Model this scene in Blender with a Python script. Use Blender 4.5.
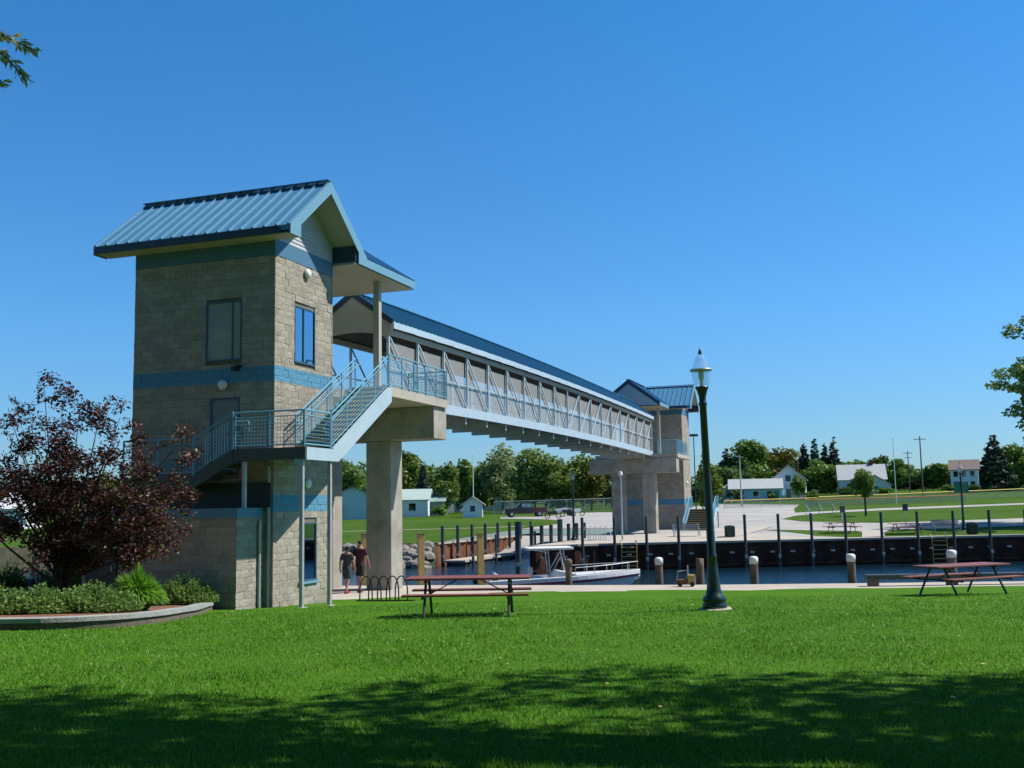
import bpy, bmesh, math, random
import numpy as np
from mathutils import Vector, Matrix
PI=math.pi
random.seed(7); rng=np.random.default_rng(7)
for o in list(bpy.data.objects): bpy.data.objects.remove(o)
scene=bpy.context.scene; COL=scene.collection
# ------------------------------------------------------------------ camera
FPX=1060.0; YAW=.3336; PITCH=.1159; ROLL=-.0177; EZ=2.65
_cp,_sp=math.cos(PITCH),math.sin(PITCH); _cr,_sr=math.cos(ROLL),math.sin(ROLL)
cF=Vector((0,_cp,_sp)); _r=Vector((1,0,0)); _u=Vector((0,-_sp,_cp))
cR=_r*_cr+_u*_sr; cU=_u*_cr-_r*_sr
cam=bpy.data.objects.new('camera',bpy.data.cameras.new('camera')); COL.objects.link(cam)
cam.matrix_world=Matrix(((cR.x,cU.x,-cF.x,0),(cR.y,cU.y,-cF.y,0),(cR.z,cU.z,-cF.z,EZ),(0,0,0,1)))
cam.data.sensor_width=36; cam.data.lens=36*FPX/1024; cam.data.clip_start=.1; cam.data.clip_end=4000
scene.camera=cam
# ------------------------------------------------------------------ light
SUN_EL=math.radians(52.5); SUN_AZ=math.radians(7.5)     # azimuth measured from +X towards +Y
world=bpy.data.worlds.new('World'); scene.world=world; world.use_nodes=True
nt=world.node_tree; bgn=nt.nodes['Background']; sk=nt.nodes.new('ShaderNodeTexSky'); sk.sky_type='NISHITA'
sk.sun_disc=False; sk.sun_elevation=SUN_EL; sk.sun_rotation=PI/2-SUN_AZ
sk.air_density=1.0; sk.dust_density=0.25; sk.ozone_density=3.0; sk.altitude=0
tint=nt.nodes.new('ShaderNodeMix'); tint.data_type='RGBA'; tint.blend_type='MULTIPLY'; tint.inputs[0].default_value=1
nt.links.new(sk.outputs[0],tint.inputs[6]); 
_tc=nt.nodes.new('ShaderNodeTexCoord'); _sp=nt.nodes.new('ShaderNodeSeparateXYZ'); nt.links.new(_tc.outputs['Generated'],_sp.inputs[0])
_cr2=nt.nodes.new('ShaderNodeValToRGB'); nt.links.new(_sp.outputs[2],_cr2.inputs[0])
_e=_cr2.color_ramp.elements; _e[0].position=0; _e[0].color=(.44,.62,.84,1); _e[1].position=1; _e[1].color=(.08,.30,.45,1)
_x=_e.new(.17); _x.color=(.40,.80,1.12,1); _x=_e.new(.45); _x.color=(.26,.84,1.20,1); _x=_e.new(.6); _x.color=(.18,.62,.92,1)
nt.links.new(_cr2.outputs[0],tint.inputs[7])
nt.links.new(tint.outputs[2],bgn.inputs[0]); bgn.inputs[1].default_value=.106
sl=bpy.data.lights.new('sun','SUN'); sl.energy=5.0; sl.angle=math.radians(.53); sl.color=(1,.95,.86)
so=bpy.data.objects.new('sun',sl); COL.objects.link(so)
SD=Vector((math.cos(SUN_EL)*math.cos(SUN_AZ),math.cos(SUN_EL)*math.sin(SUN_AZ),math.sin(SUN_EL)))
so.rotation_euler=SD.to_track_quat('Z','Y').to_euler()
vs=scene.view_settings; vs.view_transform='Standard'; vs.look='None'; vs.gamma=1; vs.exposure=.35; vs.use_curve_mapping=False
# ------------------------------------------------------------------ pixel helpers (turn a place seen in the photo into metres)
def ray(px,py): return cF+cR*((px-512)/FPX)-cU*((py-384)/FPX)
def od(px,py,d): r=ray(px,py); return Vector((0,0,EZ))+r*(d/r.y)
def onz(px,py,z=0): r=ray(px,py); return Vector((0,0,EZ))+r*((z-EZ)/r.z)
def tfar(d): return 0 if d<=80 else min(((d-80)/160)**.7,1.6)
def hfar(x,y): return .1+tfar(y)*(2.4+.022*max(-60,min(90,x)))
_H=[(-30,1.45),(0,1.35),(3,1.28),(8,1.07),(12,.92),(16,.77),(21.3,.55),(27,.28),(31,0.0),(34,-.2),(37,-.3),(60,-.3)]
def hnear(x,y):
    z=_H[0][1]
    for (a,za),(b,zb) in zip(_H,_H[1:]):
        if a<=y<=b: z=za+(zb-za)*(y-a)/(b-a)
    k=max(0,min(1,(y-22)/6))*max(0,min(1,(-x-2)/4))*max(0,min(1,(36-y)/5))
    return z-.1*k
def gfar(px,py):
    r=ray(px,py); d=74
    while d<400:
        z=EZ+r.z*d/r.y; x=r.x*d/r.y
        if z<=hfar(x,d): return Vector((x,d,hfar(x,d)))
        d+=.25
    return Vector((r.x*d/r.y,d,hfar(0,d)))
def gnear(px,py):
    r=ray(px,py); d=3
    while d<60:
        if EZ+r.z*d/r.y<=hnear(r.x*d/r.y,d): break
        d+=.05
    return Vector((r.x*d/r.y,d,hnear(r.x*d/r.y,d)))
# building frame: local x = along the bridge (u), local y = -w, z up
UU=Vector((math.sin(YAW),math.cos(YAW),0)); WW=Vector((math.cos(YAW),-math.sin(YAW),0))
OO=Vector((-7.1012,31.3864,0))
def Wp(u,w,z=0): return OO+UU*u+WW*w+Vector((0,0,z))
BROT=math.atan2(UU.y,UU.x)
# ------------------------------------------------------------------ materials
def newmat(name):
    m=bpy.data.materials.new(name); m.use_nodes=True; n=m.node_tree; return m,n,n.nodes['Principled BSDF']
def mat(name,col,rough=.6,metal=0,var=0,vs_=3,bump=0,bs=30,spec=.5,dirt=None,ds=1.5):
    m,n,b=newmat(name); N=n.nodes; L=n.links
    b.inputs['Roughness'].default_value=rough; b.inputs['Metallic'].default_value=metal
    b.inputs['Specular IOR Level'].default_value=spec
    b.inputs['Base Color'].default_value=(*col,1)
    tc=N.new('ShaderNodeTexCoord'); last=None
    if var:
        t=N.new('ShaderNodeTexNoise'); t.inputs['Scale'].default_value=vs_; t.inputs['Detail'].default_value=6
        L.new(tc.outputs['Object'],t.inputs['Vector'])
        r=N.new('ShaderNodeValToRGB'); r.color_ramp.elements[0].position=.3; r.color_ramp.elements[1].position=.7
        r.color_ramp.elements[0].color=(*[c*(1-var) for c in col],1); r.color_ramp.elements[1].color=(*[min(1,c*(1+var)) for c in col],1)
        L.new(t.outputs['Fac'],r.inputs[0]); last=r.outputs[0]
    if dirt:
        t=N.new('ShaderNodeTexNoise'); t.inputs['Scale'].default_value=ds; t.inputs['Detail'].default_value=8; t.inputs['Roughness'].default_value=.65
        L.new(tc.outputs['Object'],t.inputs['Vector'])
        r=N.new('ShaderNodeValToRGB'); r.color_ramp.elements[0].position=.5; r.color_ramp.elements[1].position=.72
        L.new(t.outputs['Fac'],r.inputs[0])
        mx=N.new('ShaderNodeMix'); mx.data_type='RGBA'; L.new(r.outputs[0],mx.inputs[0])
        if last: L.new(last,mx.inputs[6])
        else: mx.inputs[6].default_value=(*col,1)
        mx.inputs[7].default_value=(*dirt,1); last=mx.outputs[2]
    if last: L.new(last,b.inputs['Base Color'])
    if bump:
        t=N.new('ShaderNodeTexNoise'); t.inputs['Scale'].default_value=bs; t.inputs['Detail'].default_value=5
        L.new(tc.outputs['Object'],t.inputs['Vector'])
        bp=N.new('ShaderNodeBump'); bp.inputs['Strength'].default_value=bump; bp.inputs['Distance'].default_value=.05
        L.new(t.outputs['Fac'],bp.inputs['Height']); L.new(bp.outputs[0],b.inputs['Normal'])
    return m
def leafmat(name,c1,c2,trans=.35,scale=.8):
    m,n,b=newmat(name); N=n.nodes; L=n.links
    b.inputs['Roughness'].default_value=.5; b.inputs['Specular IOR Level'].default_value=.35
    g=N.new('ShaderNodeNewGeometry'); r=N.new('ShaderNodeValToRGB')
    r.color_ramp.elements[0].color=(*c1,1); r.color_ramp.elements[1].color=(*c2,1)
    tc=N.new('ShaderNodeTexCoord'); t=N.new('ShaderNodeTexNoise'); t.inputs['Scale'].default_value=scale; t.inputs['Detail'].default_value=3
    L.new(tc.outputs['Object'],t.inputs['Vector'])
    ma=N.new('ShaderNodeMath'); ma.operation='MULTIPLY_ADD'; ma.inputs[1].default_value=.55
    L.new(g.outputs['Random Per Island'],ma.inputs[0]); 
    mb=N.new('ShaderNodeMath'); mb.operation='MULTIPLY_ADD'; mb.inputs[1].default_value=1.5; mb.inputs[2].default_value=-.5
    L.new(t.outputs['Fac'],mb.inputs[0]); L.new(mb.outputs[0],ma.inputs[2])
    L.new(ma.outputs[0],r.inputs[0]); L.new(r.outputs[0],b.inputs['Base Color'])
    tr=N.new('ShaderNodeBsdfTranslucent'); L.new(r.outputs[0],tr.inputs[0])
    mx=N.new('ShaderNodeMixShader'); mx.inputs[0].default_value=trans
    L.new(b.outputs[0],mx.inputs[1]); L.new(tr.outputs[0],mx.inputs[2]); L.new(mx.outputs[0],N['Material Output'].inputs[0])
    return m
def grassmat(name,c1,c2,c3,s1=.25,s2=6,bump=.6,stripe=0):
    m,n,b=newmat(name); N=n.nodes; L=n.links; b.inputs['Roughness'].default_value=.9; b.inputs['Specular IOR Level'].default_value=.04
    tc=N.new('ShaderNodeTexCoord')
    def noise(s,d=6):
        t=N.new('ShaderNodeTexNoise'); t.inputs['Scale'].default_value=s; t.inputs['Detail'].default_value=d; t.inputs['Roughness'].default_value=.65
        L.new(tc.outputs['Object'],t.inputs['Vector']); return t
    a=noise(s1); c=noise(s2)
    r=N.new('ShaderNodeValToRGB'); e=r.color_ramp.elements; e[0].position=.36; e[0].color=(*c1,1); e[1].position=.64; e[1].color=(*c2,1)
    L.new(a.outputs['Fac'],r.inputs[0])
    r2=N.new('ShaderNodeValToRGB'); r2.color_ramp.elements[0].position=.52; r2.color_ramp.elements[1].position=.75; L.new(c.outputs['Fac'],r2.inputs[0])
    mx=N.new('ShaderNodeMix'); mx.data_type='RGBA'; L.new(r2.outputs[0],mx.inputs[0]); L.new(r.outputs[0],mx.inputs[6]); mx.inputs[7].default_value=(*c3,1)
    L.new(mx.outputs[2],b.inputs['Base Color'])
    f=noise(45,4); bp=N.new('ShaderNodeBump'); bp.inputs['Strength'].default_value=bump; bp.inputs['Distance'].default_value=.06
    L.new(f.outputs['Fac'],bp.inputs['Height']); L.new(bp.outputs[0],b.inputs['Normal'])
    return m
def blockmat():
    m,n,b=newmat('split_face_block'); N=n.nodes; L=n.links; b.inputs['Roughness'].default_value=.95; b.inputs['Specular IOR Level'].default_value=.2
    tc=N.new('ShaderNodeTexCoord'); g=N.new('ShaderNodeNewGeometry')
    r=N.new('ShaderNodeValToRGB'); e=r.color_ramp.elements
    e[0].color=(.245,.215,.175,1); e[1].color=(.42,.38,.32,1); x=e.new(.5); x.color=(.335,.298,.245,1)
    t=N.new('ShaderNodeTexNoise'); t.inputs['Scale'].default_value=9; t.inputs['Detail'].default_value=8; t.inputs['Roughness'].default_value=.7
    L.new(tc.outputs['Object'],t.inputs['Vector'])
    ma=N.new('ShaderNodeMath'); ma.operation='MULTIPLY_ADD'; ma.inputs[1].default_value=.55; ma.inputs[2].default_value=0
    L.new(g.outputs['Random Per Island'],ma.inputs[0])
    mb=N.new('ShaderNodeMath'); mb.operation='MULTIPLY_ADD'; mb.inputs[1].default_value=.9; mb.inputs[2].default_value=-.2
    L.new(t.outputs['Fac'],mb.inputs[0]); ad=N.new('ShaderNodeMath'); ad.operation='ADD'; L.new(ma.outputs[0],ad.inputs[0]); L.new(mb.outputs[0],ad.inputs[1])
    L.new(ad.outputs[0],r.inputs[0])
    # blue painted courses by height
    sp=N.new('ShaderNodeSeparateXYZ'); L.new(tc.outputs['Object'],sp.inputs[0])
    tot=None
    for z0,z1 in BANDS:
        a=N.new('ShaderNodeMath'); a.operation='GREATER_THAN'; a.inputs[1].default_value=z0; L.new(sp.outputs[2],a.inputs[0])
        c=N.new('ShaderNodeMath'); c.operation='LESS_THAN'; c.inputs[1].default_value=z1; L.new(sp.outputs[2],c.inputs[0])
        d=N.new('ShaderNodeMath'); d.operation='MULTIPLY'; L.new(a.outputs[0],d.inputs[0]); L.new(c.outputs[0],d.inputs[1])
        if tot is None: tot=d.outputs[0]
        else:
            q=N.new('ShaderNodeMath'); q.operation='MAXIMUM'; L.new(tot,q.inputs[0]); L.new(d.outputs[0],q.inputs[1]); tot=q.outputs[0]
    mx=N.new('ShaderNodeMix'); mx.data_type='RGBA'; L.new(tot,mx.inputs[0]); L.new(r.outputs[0],mx.inputs[6]); mx.inputs[7].default_value=(.10,.27,.40,1)
    L.new(mx.outputs[2],b.inputs['Base Color'])
    t2=N.new('ShaderNodeTexNoise'); t2.inputs['Scale'].default_value=22; t2.inputs['Detail'].default_value=6; L.new(tc.outputs['Object'],t2.inputs['Vector'])
    bp=N.new('ShaderNodeBump'); bp.inputs['Strength'].default_value=.9; bp.inputs['Distance'].default_value=.03
    L.new(t2.outputs['Fac'],bp.inputs['Height']); L.new(bp.outputs[0],b.inputs['Normal'])
    return m
BANDS=[(2.65,3.15),(6.54,7.0),(10.36,10.9)]
M={}
M['block']=blockmat()
M['mortar']=mat('mortar',(.17,.145,.11),.95)
M['roof']=mat('blue_metal_roof',(.075,.235,.385),.42,0,.05,1.2,spec=.4)
M['bridgeroof']=mat('deep_blue_bridge_roof',(.05,.20,.33),.5,0,.05,1.2,spec=.3)
M['roofdark']=mat('dark_navy_trim',(.02,.045,.07),.45)
M['fascia']=mat('light_blue_fascia',(.15,.31,.41),.45)
M['paleblue']=mat('pale_blue_steel',(.40,.50,.58),.45,0,.06,2)
M['railblue']=mat('rail_blue_steel',(.13,.34,.46),.4,0,.05,4)
M['galv']=mat('galvanised_steel',(.42,.45,.47),.45,.4,.12,5)
M['soffit']=mat('cream_soffit',(.40,.38,.33),.7,0,.04,1)
M['siding']=mat('pale_siding',(.42,.43,.46),.6,0,.03,2)
M['conc']=mat('cast_concrete',(.35,.325,.28),.9,0,.14,1.6,.3,25,.2,dirt=(.22,.20,.165),ds=.9)
M['paving']=mat('pale_concrete_paving',(.43,.385,.33),.9,0,.1,.8,.1,20,.2,dirt=(.34,.31,.265),ds=.4)
M['asphalt']=mat('sun_bleached_asphalt',(.37,.355,.335),.9,0,.14,.25,.1,15,.2,dirt=(.29,.28,.265),ds=.12)
M['glass']=mat('window_glass',(.30,.42,.52),.03,1.0,0,spec=1.0)
M['doorgrey']=mat('blue_grey_door',(.18,.21,.22),.5)
M['blind']=mat('pale_blind',(.30,.33,.34),.06,spec=1.0)
M['frame']=mat('dark_blue_frame',(.045,.10,.15),.4)
M['white']=mat('white_paint',(.78,.78,.76),.4,0,.03,3)
M['lens']=mat('opal_lens',(.75,.78,.76),.3)
M['tread']=mat('grey_tread',(.075,.08,.08),.7)
M['nosing']=mat('yellow_nosing',(.58,.42,.12),.7)
M['black']=mat('black_steel',(.012,.014,.016),.45)
M['greenpaint']=mat('dark_green_paint',(.008,.028,.028),.32,spec=.6)
M['redwood']=mat('red_brown_slats',(.20,.06,.045),.5,0,.15,6)
M['timber']=mat('weathered_timber',(.13,.105,.08),.9,0,.3,5,.4,30)
M['yellowtimber']=mat('yellow_new_timber',(.42,.28,.10),.8,0,.15,5,.2,30)
M['bark']=mat('bark',(.07,.055,.04),.95,0,.3,6,.6,15)
M['greensteel']=mat('dark_teal_steel',(.045,.06,.06),.5,0,.1,4)
M['cap']=mat('white_piling_cap',(.72,.74,.72),.5)
M['rubber']=mat('rubber',(.015,.015,.015),.7)
M['rust']=mat('rusty_sheet_pile',(.16,.055,.025),.85,0,.4,1.5,.3,8,dirt=(.10,.06,.04),ds=.8)
M['darkpile']=mat('dark_sheet_pile',(.065,.036,.026),.9,0,.3,2,spec=.05,dirt=(.05,.022,.014),ds=.7)
M['mulch']=mat('brown_mulch',(.20,.09,.045),.95,0,.4,8,.8,30)
M['kerb']=mat('planter_timber_kerb',(.30,.30,.29),.85,0,.15,3,.3,25)
M['earth']=mat('bank_earth',(.10,.085,.05),.95,0,.4,1.5,.5,8,dirt=(.05,.09,.02),ds=1.2)
M['rock']=mat('riprap_rock',(.22,.205,.18),.9,0,.25,2,.4,10)
M['lawn']=grassmat('mown_lawn',(.05,.15,.009),(.075,.19,.013),(.12,.18,.03),.3,5)
M['fieldgrass']=grassmat('far_grass',(.04,.09,.009),(.06,.12,.013),(.11,.13,.035),.05,.8,.3)
M['pathsoil']=mat('worn_path',(.42,.38,.28),.9)
M['skin']=mat('skin',(.34,.19,.13),.55)
M['clear']=None
def watermat():
    m,n,b=newmat('harbour_water'); N=n.nodes; L=n.links
    b.inputs['Base Color'].default_value=(.006,.022,.038,1); b.inputs['Roughness'].default_value=.06; b.inputs['IOR'].default_value=1.33
    tc=N.new('ShaderNodeTexCoord'); mp=N.new('ShaderNodeMapping'); mp.inputs['Scale'].default_value=(1,1.6,1); L.new(tc.outputs['Object'],mp.inputs[0])
    t=N.new('ShaderNodeTexNoise'); t.inputs['Scale'].default_value=2.2; t.inputs['Detail'].default_value=5; L.new(mp.outputs[0],t.inputs['Vector'])
    bp=N.new('ShaderNodeBump'); bp.inputs['Strength'].default_value=.8; bp.inputs['Distance'].default_value=.12
    L.new(t.outputs['Fac'],bp.inputs['Height']); L.new(bp.outputs[0],b.inputs['Normal']); return m
M['water']=watermat()
def meshmat(name,col,alpha):
    m,n,b=newmat(name); N=n.nodes; L=n.links; b.inputs['Base Color'].default_value=(*col,1); b.inputs['Roughness'].default_value=.6
    t=N.new('ShaderNodeBsdfTransparent'); mx=N.new('ShaderNodeMixShader'); mx.inputs[0].default_value=alpha
    L.new(t.outputs[0],mx.inputs[1]); L.new(b.outputs[0],mx.inputs[2]); L.new(mx.outputs[0],N['Material Output'].inputs[0]); return m
M['screen']=meshmat('bridge_wire_screen',(.40,.395,.37),.6)
M['chain']=meshmat('chain_link_mesh',(.30,.30,.28),.3)
M['railmesh']=meshmat('railing_wire_mesh',(.10,.22,.30),.22)
def glassmat():
    m,n,b=newmat('clear_acrylic'); N=n.nodes; L=n.links; b.inputs['Base Color'].default_value=(.62,.70,.74,1); b.inputs['Roughness'].default_value=.08
    t=N.new('ShaderNodeBsdfTransparent'); t.inputs[0].default_value=(.93,.97,1,1); mx=N.new('ShaderNodeMixShader'); mx.inputs[0].default_value=.17
    L.new(t.outputs[0],mx.inputs[1]); L.new(b.outputs[0],mx.inputs[2]); L.new(mx.outputs[0],N['Material Output'].inputs[0]); return m
M['clear']=glassmat()
# ------------------------------------------------------------------ mesh builder
class MB:
    def __init__(s): s.v=[]; s.f=[]
    def add(s,vs,fs):
        k=len(s.v); s.v+= [tuple(p) for p in vs]; s.f+=[tuple(i+k for i in f) for f in fs]; return s
    def box(s,x0,x1,y0,y1,z0,z1):
        if x0>x1:x0,x1=x1,x0
        if y0>y1:y0,y1=y1,y0
        return s.add([(x0,y0,z0),(x1,y0,z0),(x1,y1,z0),(x0,y1,z0),(x0,y0,z1),(x1,y0,z1),(x1,y1,z1),(x0,y1,z1)],
              [(0,3,2,1),(4,5,6,7),(0,1,5,4),(1,2,6,5),(2,3,7,6),(3,0,4,7)])
    def beam(s,a,b,w,h,up=(0,0,1)):
        a=Vector(a);b=Vector(b);d=(b-a).normalized();up=Vector(up)
        sd=d.cross(up)
        if sd.length<1e-4: sd=d.cross(Vector((1,0,0)))
        sd.normalize();n=sd.cross(d).normalized();sd=sd*(w/2);n=n*(h/2)
        return s.add([a-sd-n,a+sd-n,a+sd+n,a-sd+n,b-sd-n,b+sd-n,b+sd+n,b-sd+n],[(0,1,2,3),(7,6,5,4),(0,4,5,1),(1,5,6,2),(2,6,7,3),(3,7,4,0)])
    def tube(s,pts,r,n=8,cap=True):
        pts=[Vector(p) for p in pts]; rr=r if isinstance(r,(list,tuple)) else [r]*len(pts)
        k=len(s.v)
        for i,p in enumerate(pts):
            d=(pts[min(i+1,len(pts)-1)]-pts[max(i-1,0)]).normalized()
            a=d.cross(Vector((0,0,1)))
            if a.length<1e-3: a=d.cross(Vector((1,0,0)))
            a.normalize(); b=d.cross(a)
            for j in range(n):
                t=2*PI*j/n; s.v.append(tuple(p+(a*math.cos(t)+b*math.sin(t))*rr[i]))
        for i in range(len(pts)-1):
            for j in range(n):
                j2=(j+1)%n; s.f.append((k+i*n+j,k+i*n+j2,k+(i+1)*n+j2,k+(i+1)*n+j))
        if cap:
            s.f.append(tuple(k+j for j in range(n))[::-1]); s.f.append(tuple(k+(len(pts)-1)*n+j for j in range(n)))
        return s
    def lathe(s,prof,n=16,c=(0,0,0)):
        k=len(s.v)
        for r,z in prof:
            for j in range(n):
                t=2*PI*j/n; s.v.append((c[0]+r*math.cos(t),c[1]+r*math.sin(t),c[2]+z))
        for i in range(len(prof)-1):
            for j in range(n):
                j2=(j+1)%n; s.f.append((k+i*n+j,k+i*n+j2,k+(i+1)*n+j2,k+(i+1)*n+j))
        s.f.append(tuple(k+j for j in range(n))[::-1]); s.f.append(tuple(k+(len(prof)-1)*n+j for j in range(n)))
        return s
    def prism(s,poly,d):  # poly list of 3d points, extruded by vector d
        n=len(poly); d=Vector(d); P=[Vector(p) for p in poly]
        return s.add(P+[p+d for p in P],[tuple(range(n))[::-1],tuple(range(n,2*n))]+[(i,(i+1)%n,n+(i+1)%n,n+i) for i in range(n)])
    def build(s,name,m,parent=None,smooth=False,bevel=0):
        me=bpy.data.meshes.new(name); me.from_pydata(s.v,[],s.f); me.validate(); me.update()
        me.materials.append(M[m] if isinstance(m,str) else m)
        if smooth: me.polygons.foreach_set('use_smooth',[True]*len(me.polygons))
        o=bpy.data.objects.new(name,me); COL.objects.link(o)
        if parent: o.parent=parent
        bm=bmesh.new(); bm.from_mesh(me); bmesh.ops.recalc_face_normals(bm,faces=bm.faces); bm.to_mesh(me); bm.free()
        if bevel:
            md=o.modifiers.new('bevel','BEVEL'); md.width=bevel; md.segments=2; md.limit_method='ANGLE'
        return o
def face_up(o):
    bm=bmesh.new(); bm.from_mesh(o.data)
    for f in bm.faces:
        f.normal_update()
        if f.normal.z<-.01: f.normal_flip()
    bm.to_mesh(o.data); bm.free(); return o
def tag(o,label,cat,group=None,kind=None):
    if label: o['label']=label
    if cat: o['category']=cat
    if group: o['group']=group
    if kind: o['kind']=kind
    return o
def thing(name,label,cat,loc=(0,0,0),rz=0,group=None,kind=None):
    o=bpy.data.objects.new(name,None); COL.objects.link(o); o.location=loc; o.rotation_euler=(0,0,rz); o.empty_display_size=.3
    return tag(o,label,cat,group,kind)
def dup(o,loc=None,rz=None,label=None,parent=None,scale=None):
    kids=[c for c in list(COL.objects) if c.parent==o]
    c=o.copy(); COL.objects.link(c)
    if parent: c.parent=parent
    if loc is not None: c.location=loc
    if rz is not None: c.rotation_euler=(0,0,rz)
    if scale: c.scale=(scale,)*3
    if label: c['label']=label
    for k in kids: dup(k,parent=c)
    return c
def fastmesh(name,verts,faces,m,parent=None,smooth=False,n=4):
    me=bpy.data.meshes.new(name); V=np.asarray(verts,dtype=np.float32).reshape(-1,3); Fc=np.asarray(faces,dtype=np.int32).reshape(-1,n)
    me.vertices.add(len(V)); me.vertices.foreach_set('co',V.ravel())
    me.loops.add(Fc.size); me.loops.foreach_set('vertex_index',Fc.ravel())
    me.polygons.add(len(Fc)); me.polygons.foreach_set('loop_start',np.arange(0,Fc.size,n,dtype=np.int32)); me.polygons.foreach_set('loop_total',np.full(len(Fc),n,dtype=np.int32))
    me.update(calc_edges=True); me.materials.append(M[m] if isinstance(m,str) else m)
    if smooth: me.polygons.foreach_set('use_smooth',np.ones(len(Fc),dtype=bool))
    o=bpy.data.objects.new(name,me); COL.objects.link(o)
    if parent: o.parent=parent
    return o
# strip-filled ground sheet: a polygon in x,y cut into rows so that it follows height function h exactly
ROWS=[y for y in range(-10,40)]+[y*.5 for y in range(80,160)]+[80+y*1. for y in range(0,100)]+[180+5*i for i in range(0,45)]+[405+80*i for i in range(18)]
def sheet(name,poly,h,m,dz=0,struct=True):
    ys=sorted(set([p[1] for p in poly]+[y for y in ROWS if min(p[1] for p in poly)<y<max(p[1] for p in poly)]))
    mb=MB(); n=len(poly)
    for a,b in zip(ys,ys[1:]):
        if b-a<1e-6: continue
        mid=(a+b)/2; xs=[]
        for i in range(n):
            p,q=poly[i],poly[(i+1)%n]
            if (p[1]-mid)*(q[1]-mid)<0:
                f=lambda y:p[0]+(q[0]-p[0])*(y-p[1])/(q[1]-p[1])
                xs.append((f(mid),f(a),f(b)))
        xs.sort()
        for (m0,a0,b0),(m1,a1,b1) in zip(xs[::2],xs[1::2]):
            # split wide strips so a height that varies across x is followed
            cuts=[0,1]
            if a1-a0>30: cuts=[i/12 for i in range(13)]
            for c,d in zip(cuts,cuts[1:]):
                q=[(a0+(a1-a0)*c,a),(a0+(a1-a0)*d,a),(b0+(b1-b0)*d,b),(b0+(b1-b0)*c,b)]
                mb.add([(x,y,h(x,y)+dz) for x,y in q],[(0,1,2,3)])
    o=face_up(mb.build(name,m))
    if struct: o['kind']='structure'
    return o
# ================================================================== GROUND
ZP=-.3
quay_edge=[(-60,47.5),(-12,43.2),(-3.4,41.9),(2.0,40.6),(7.7,39.5),(13,39),(20,38.5),(60,36)]
grass_edge=[(-60,47),(-20,42),(-12,37.6),(-7.2,35.6),(-5.2,35.6),(-3.4,36.2),(-1.5,37.6),(2.0,37.9),(7,37.2),(12,36.7),(20,36.2),(60,34)]
# lawn: fine grid near the camera
def lawn():
    xs=list(np.linspace(-60,-14,12))+list(np.linspace(-13,16,40))+list(np.linspace(18,60,10))
    ge=grass_edge; gy=np.interp(xs,[p[0] for p in ge],[p[1] for p in ge])
    V=[];Fc=[];n=70
    for i,x in enumerate(xs):
        for j in range(n+1):
            y=-25+(gy[i]+25)*j/n; V.append((x,y,hnear(x,y)+.012*math.sin(x*1.3+y*.7)))
    for i in range(len(xs)-1):
        for j in range(n):
            a=i*(n+1)+j; Fc.append((a,a+n+1,a+n+2,a+1))
    o=fastmesh('lawn',V,Fc,'lawn',smooth=True); o['kind']='structure'
lawn()
# quay paving with its wall
def quay_path():
    mb=MB(); P=quay_edge; ge=[(x,y-.35) for x,y in grass_edge]
    xs=sorted(set([p[0] for p in P]+[p[0] for p in ge])); yq=np.interp(xs,[p[0] for p in P],[p[1] for p in P]); yg=np.interp(xs,[p[0] for p in ge],[p[1] for p in ge])
    for i in range(len(xs)-1):
        a,b=i,i+1
        k=6
        for j in range(k):
            f=lambda i_,t:(xs[i_],yg[i_]+(yq[i_]-yg[i_])*t,max(ZP,hnear(xs[i_],yg[i_]+(yq[i_]-yg[i_])*t)-.02) if t<1 else ZP)
            mb.add([f(a,j/k),f(b,j/k),f(b,(j+1)/k),f(a,(j+1)/k)],[(0,1,2,3)])
        mb.add([(xs[a],yq[a],ZP),(xs[b],yq[b],ZP),(xs[b],yq[b],-3),(xs[a],yq[a],-3)],[(0,1,2,3)])
    o=face_up(mb.build('quay_path','paving')); o['kind']='structure'
quay_path()
w_=MB().add([(-400,35,-1.6),(400,35,-1.6),(400,112,-1.6),(-400,112,-1.6)],[(0,1,2,3)]).build('water','water'); face_up(w_); w_['kind']='structure'
A=(-5.9,80.0); B=tuple(Wp(66,-14.8))[:2]; Cc=tuple(Wp(66,-4.6))[:2]; D=(1.0,68.6); E_=(5.5,71.0); F_=(36,74.0)
far=[D,E_,F_,(120,80),(1400,700),(1400,1800),(-1400,1800),(-1400,700),(-120,90),(-40,84.5),(-12,81.2),A,B,Cc]
sheet('far_ground',far,hfar,'fieldgrass')
def pxpoly(pts): return [tuple(gfar(x,y))[:2] for x,y in pts]
# ramp of the boat launch, tilting down into the water
mb=MB(); 
for i in range(8):
    u0,u1=54+12*i/8,54+12*(i+1)/8; z0,z1=-2.6+2.7*i/8,-2.6+2.7*(i+1)/8
    mb.add([Wp(u0,-14.7,z0),Wp(u0,-4.7,z0),Wp(u1,-4.7,z1),Wp(u1,-14.7,z1)],[(0,1,2,3)])
face_up(mb.build('launch_ramp','asphalt'))['kind']='structure'
lot=[tuple(Wp(66,-14.8))[:2],tuple(Wp(66,-4.7))[:2]]+[(4.0,77.5),(6.0,73.2),(16,74.5),(24,74.6)]+pxpoly([(760,530),(858,531.5),(864,533),(884,533),(890,530.5),(1024,526.5),(1100,524),(1100,515),(1024,518.5),(880,523.5),(802,522),(782,519.5),(795,516),(830,513),(880,510.6),(1024,504.8),(1100,502.5),(1100,501),(1024,503.2),(880,508.6),(795,513),(794,509),(800,504.8),(720,504.6),(610,512.6),(600,512.6),(575,513.2),(562,514.6),(548,516.4),(500,517.2),(500,519),(545,519.5),(562,521),(556,524.5)])
sheet('parking_lot',lot,hfar,'asphalt',.03)
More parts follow.
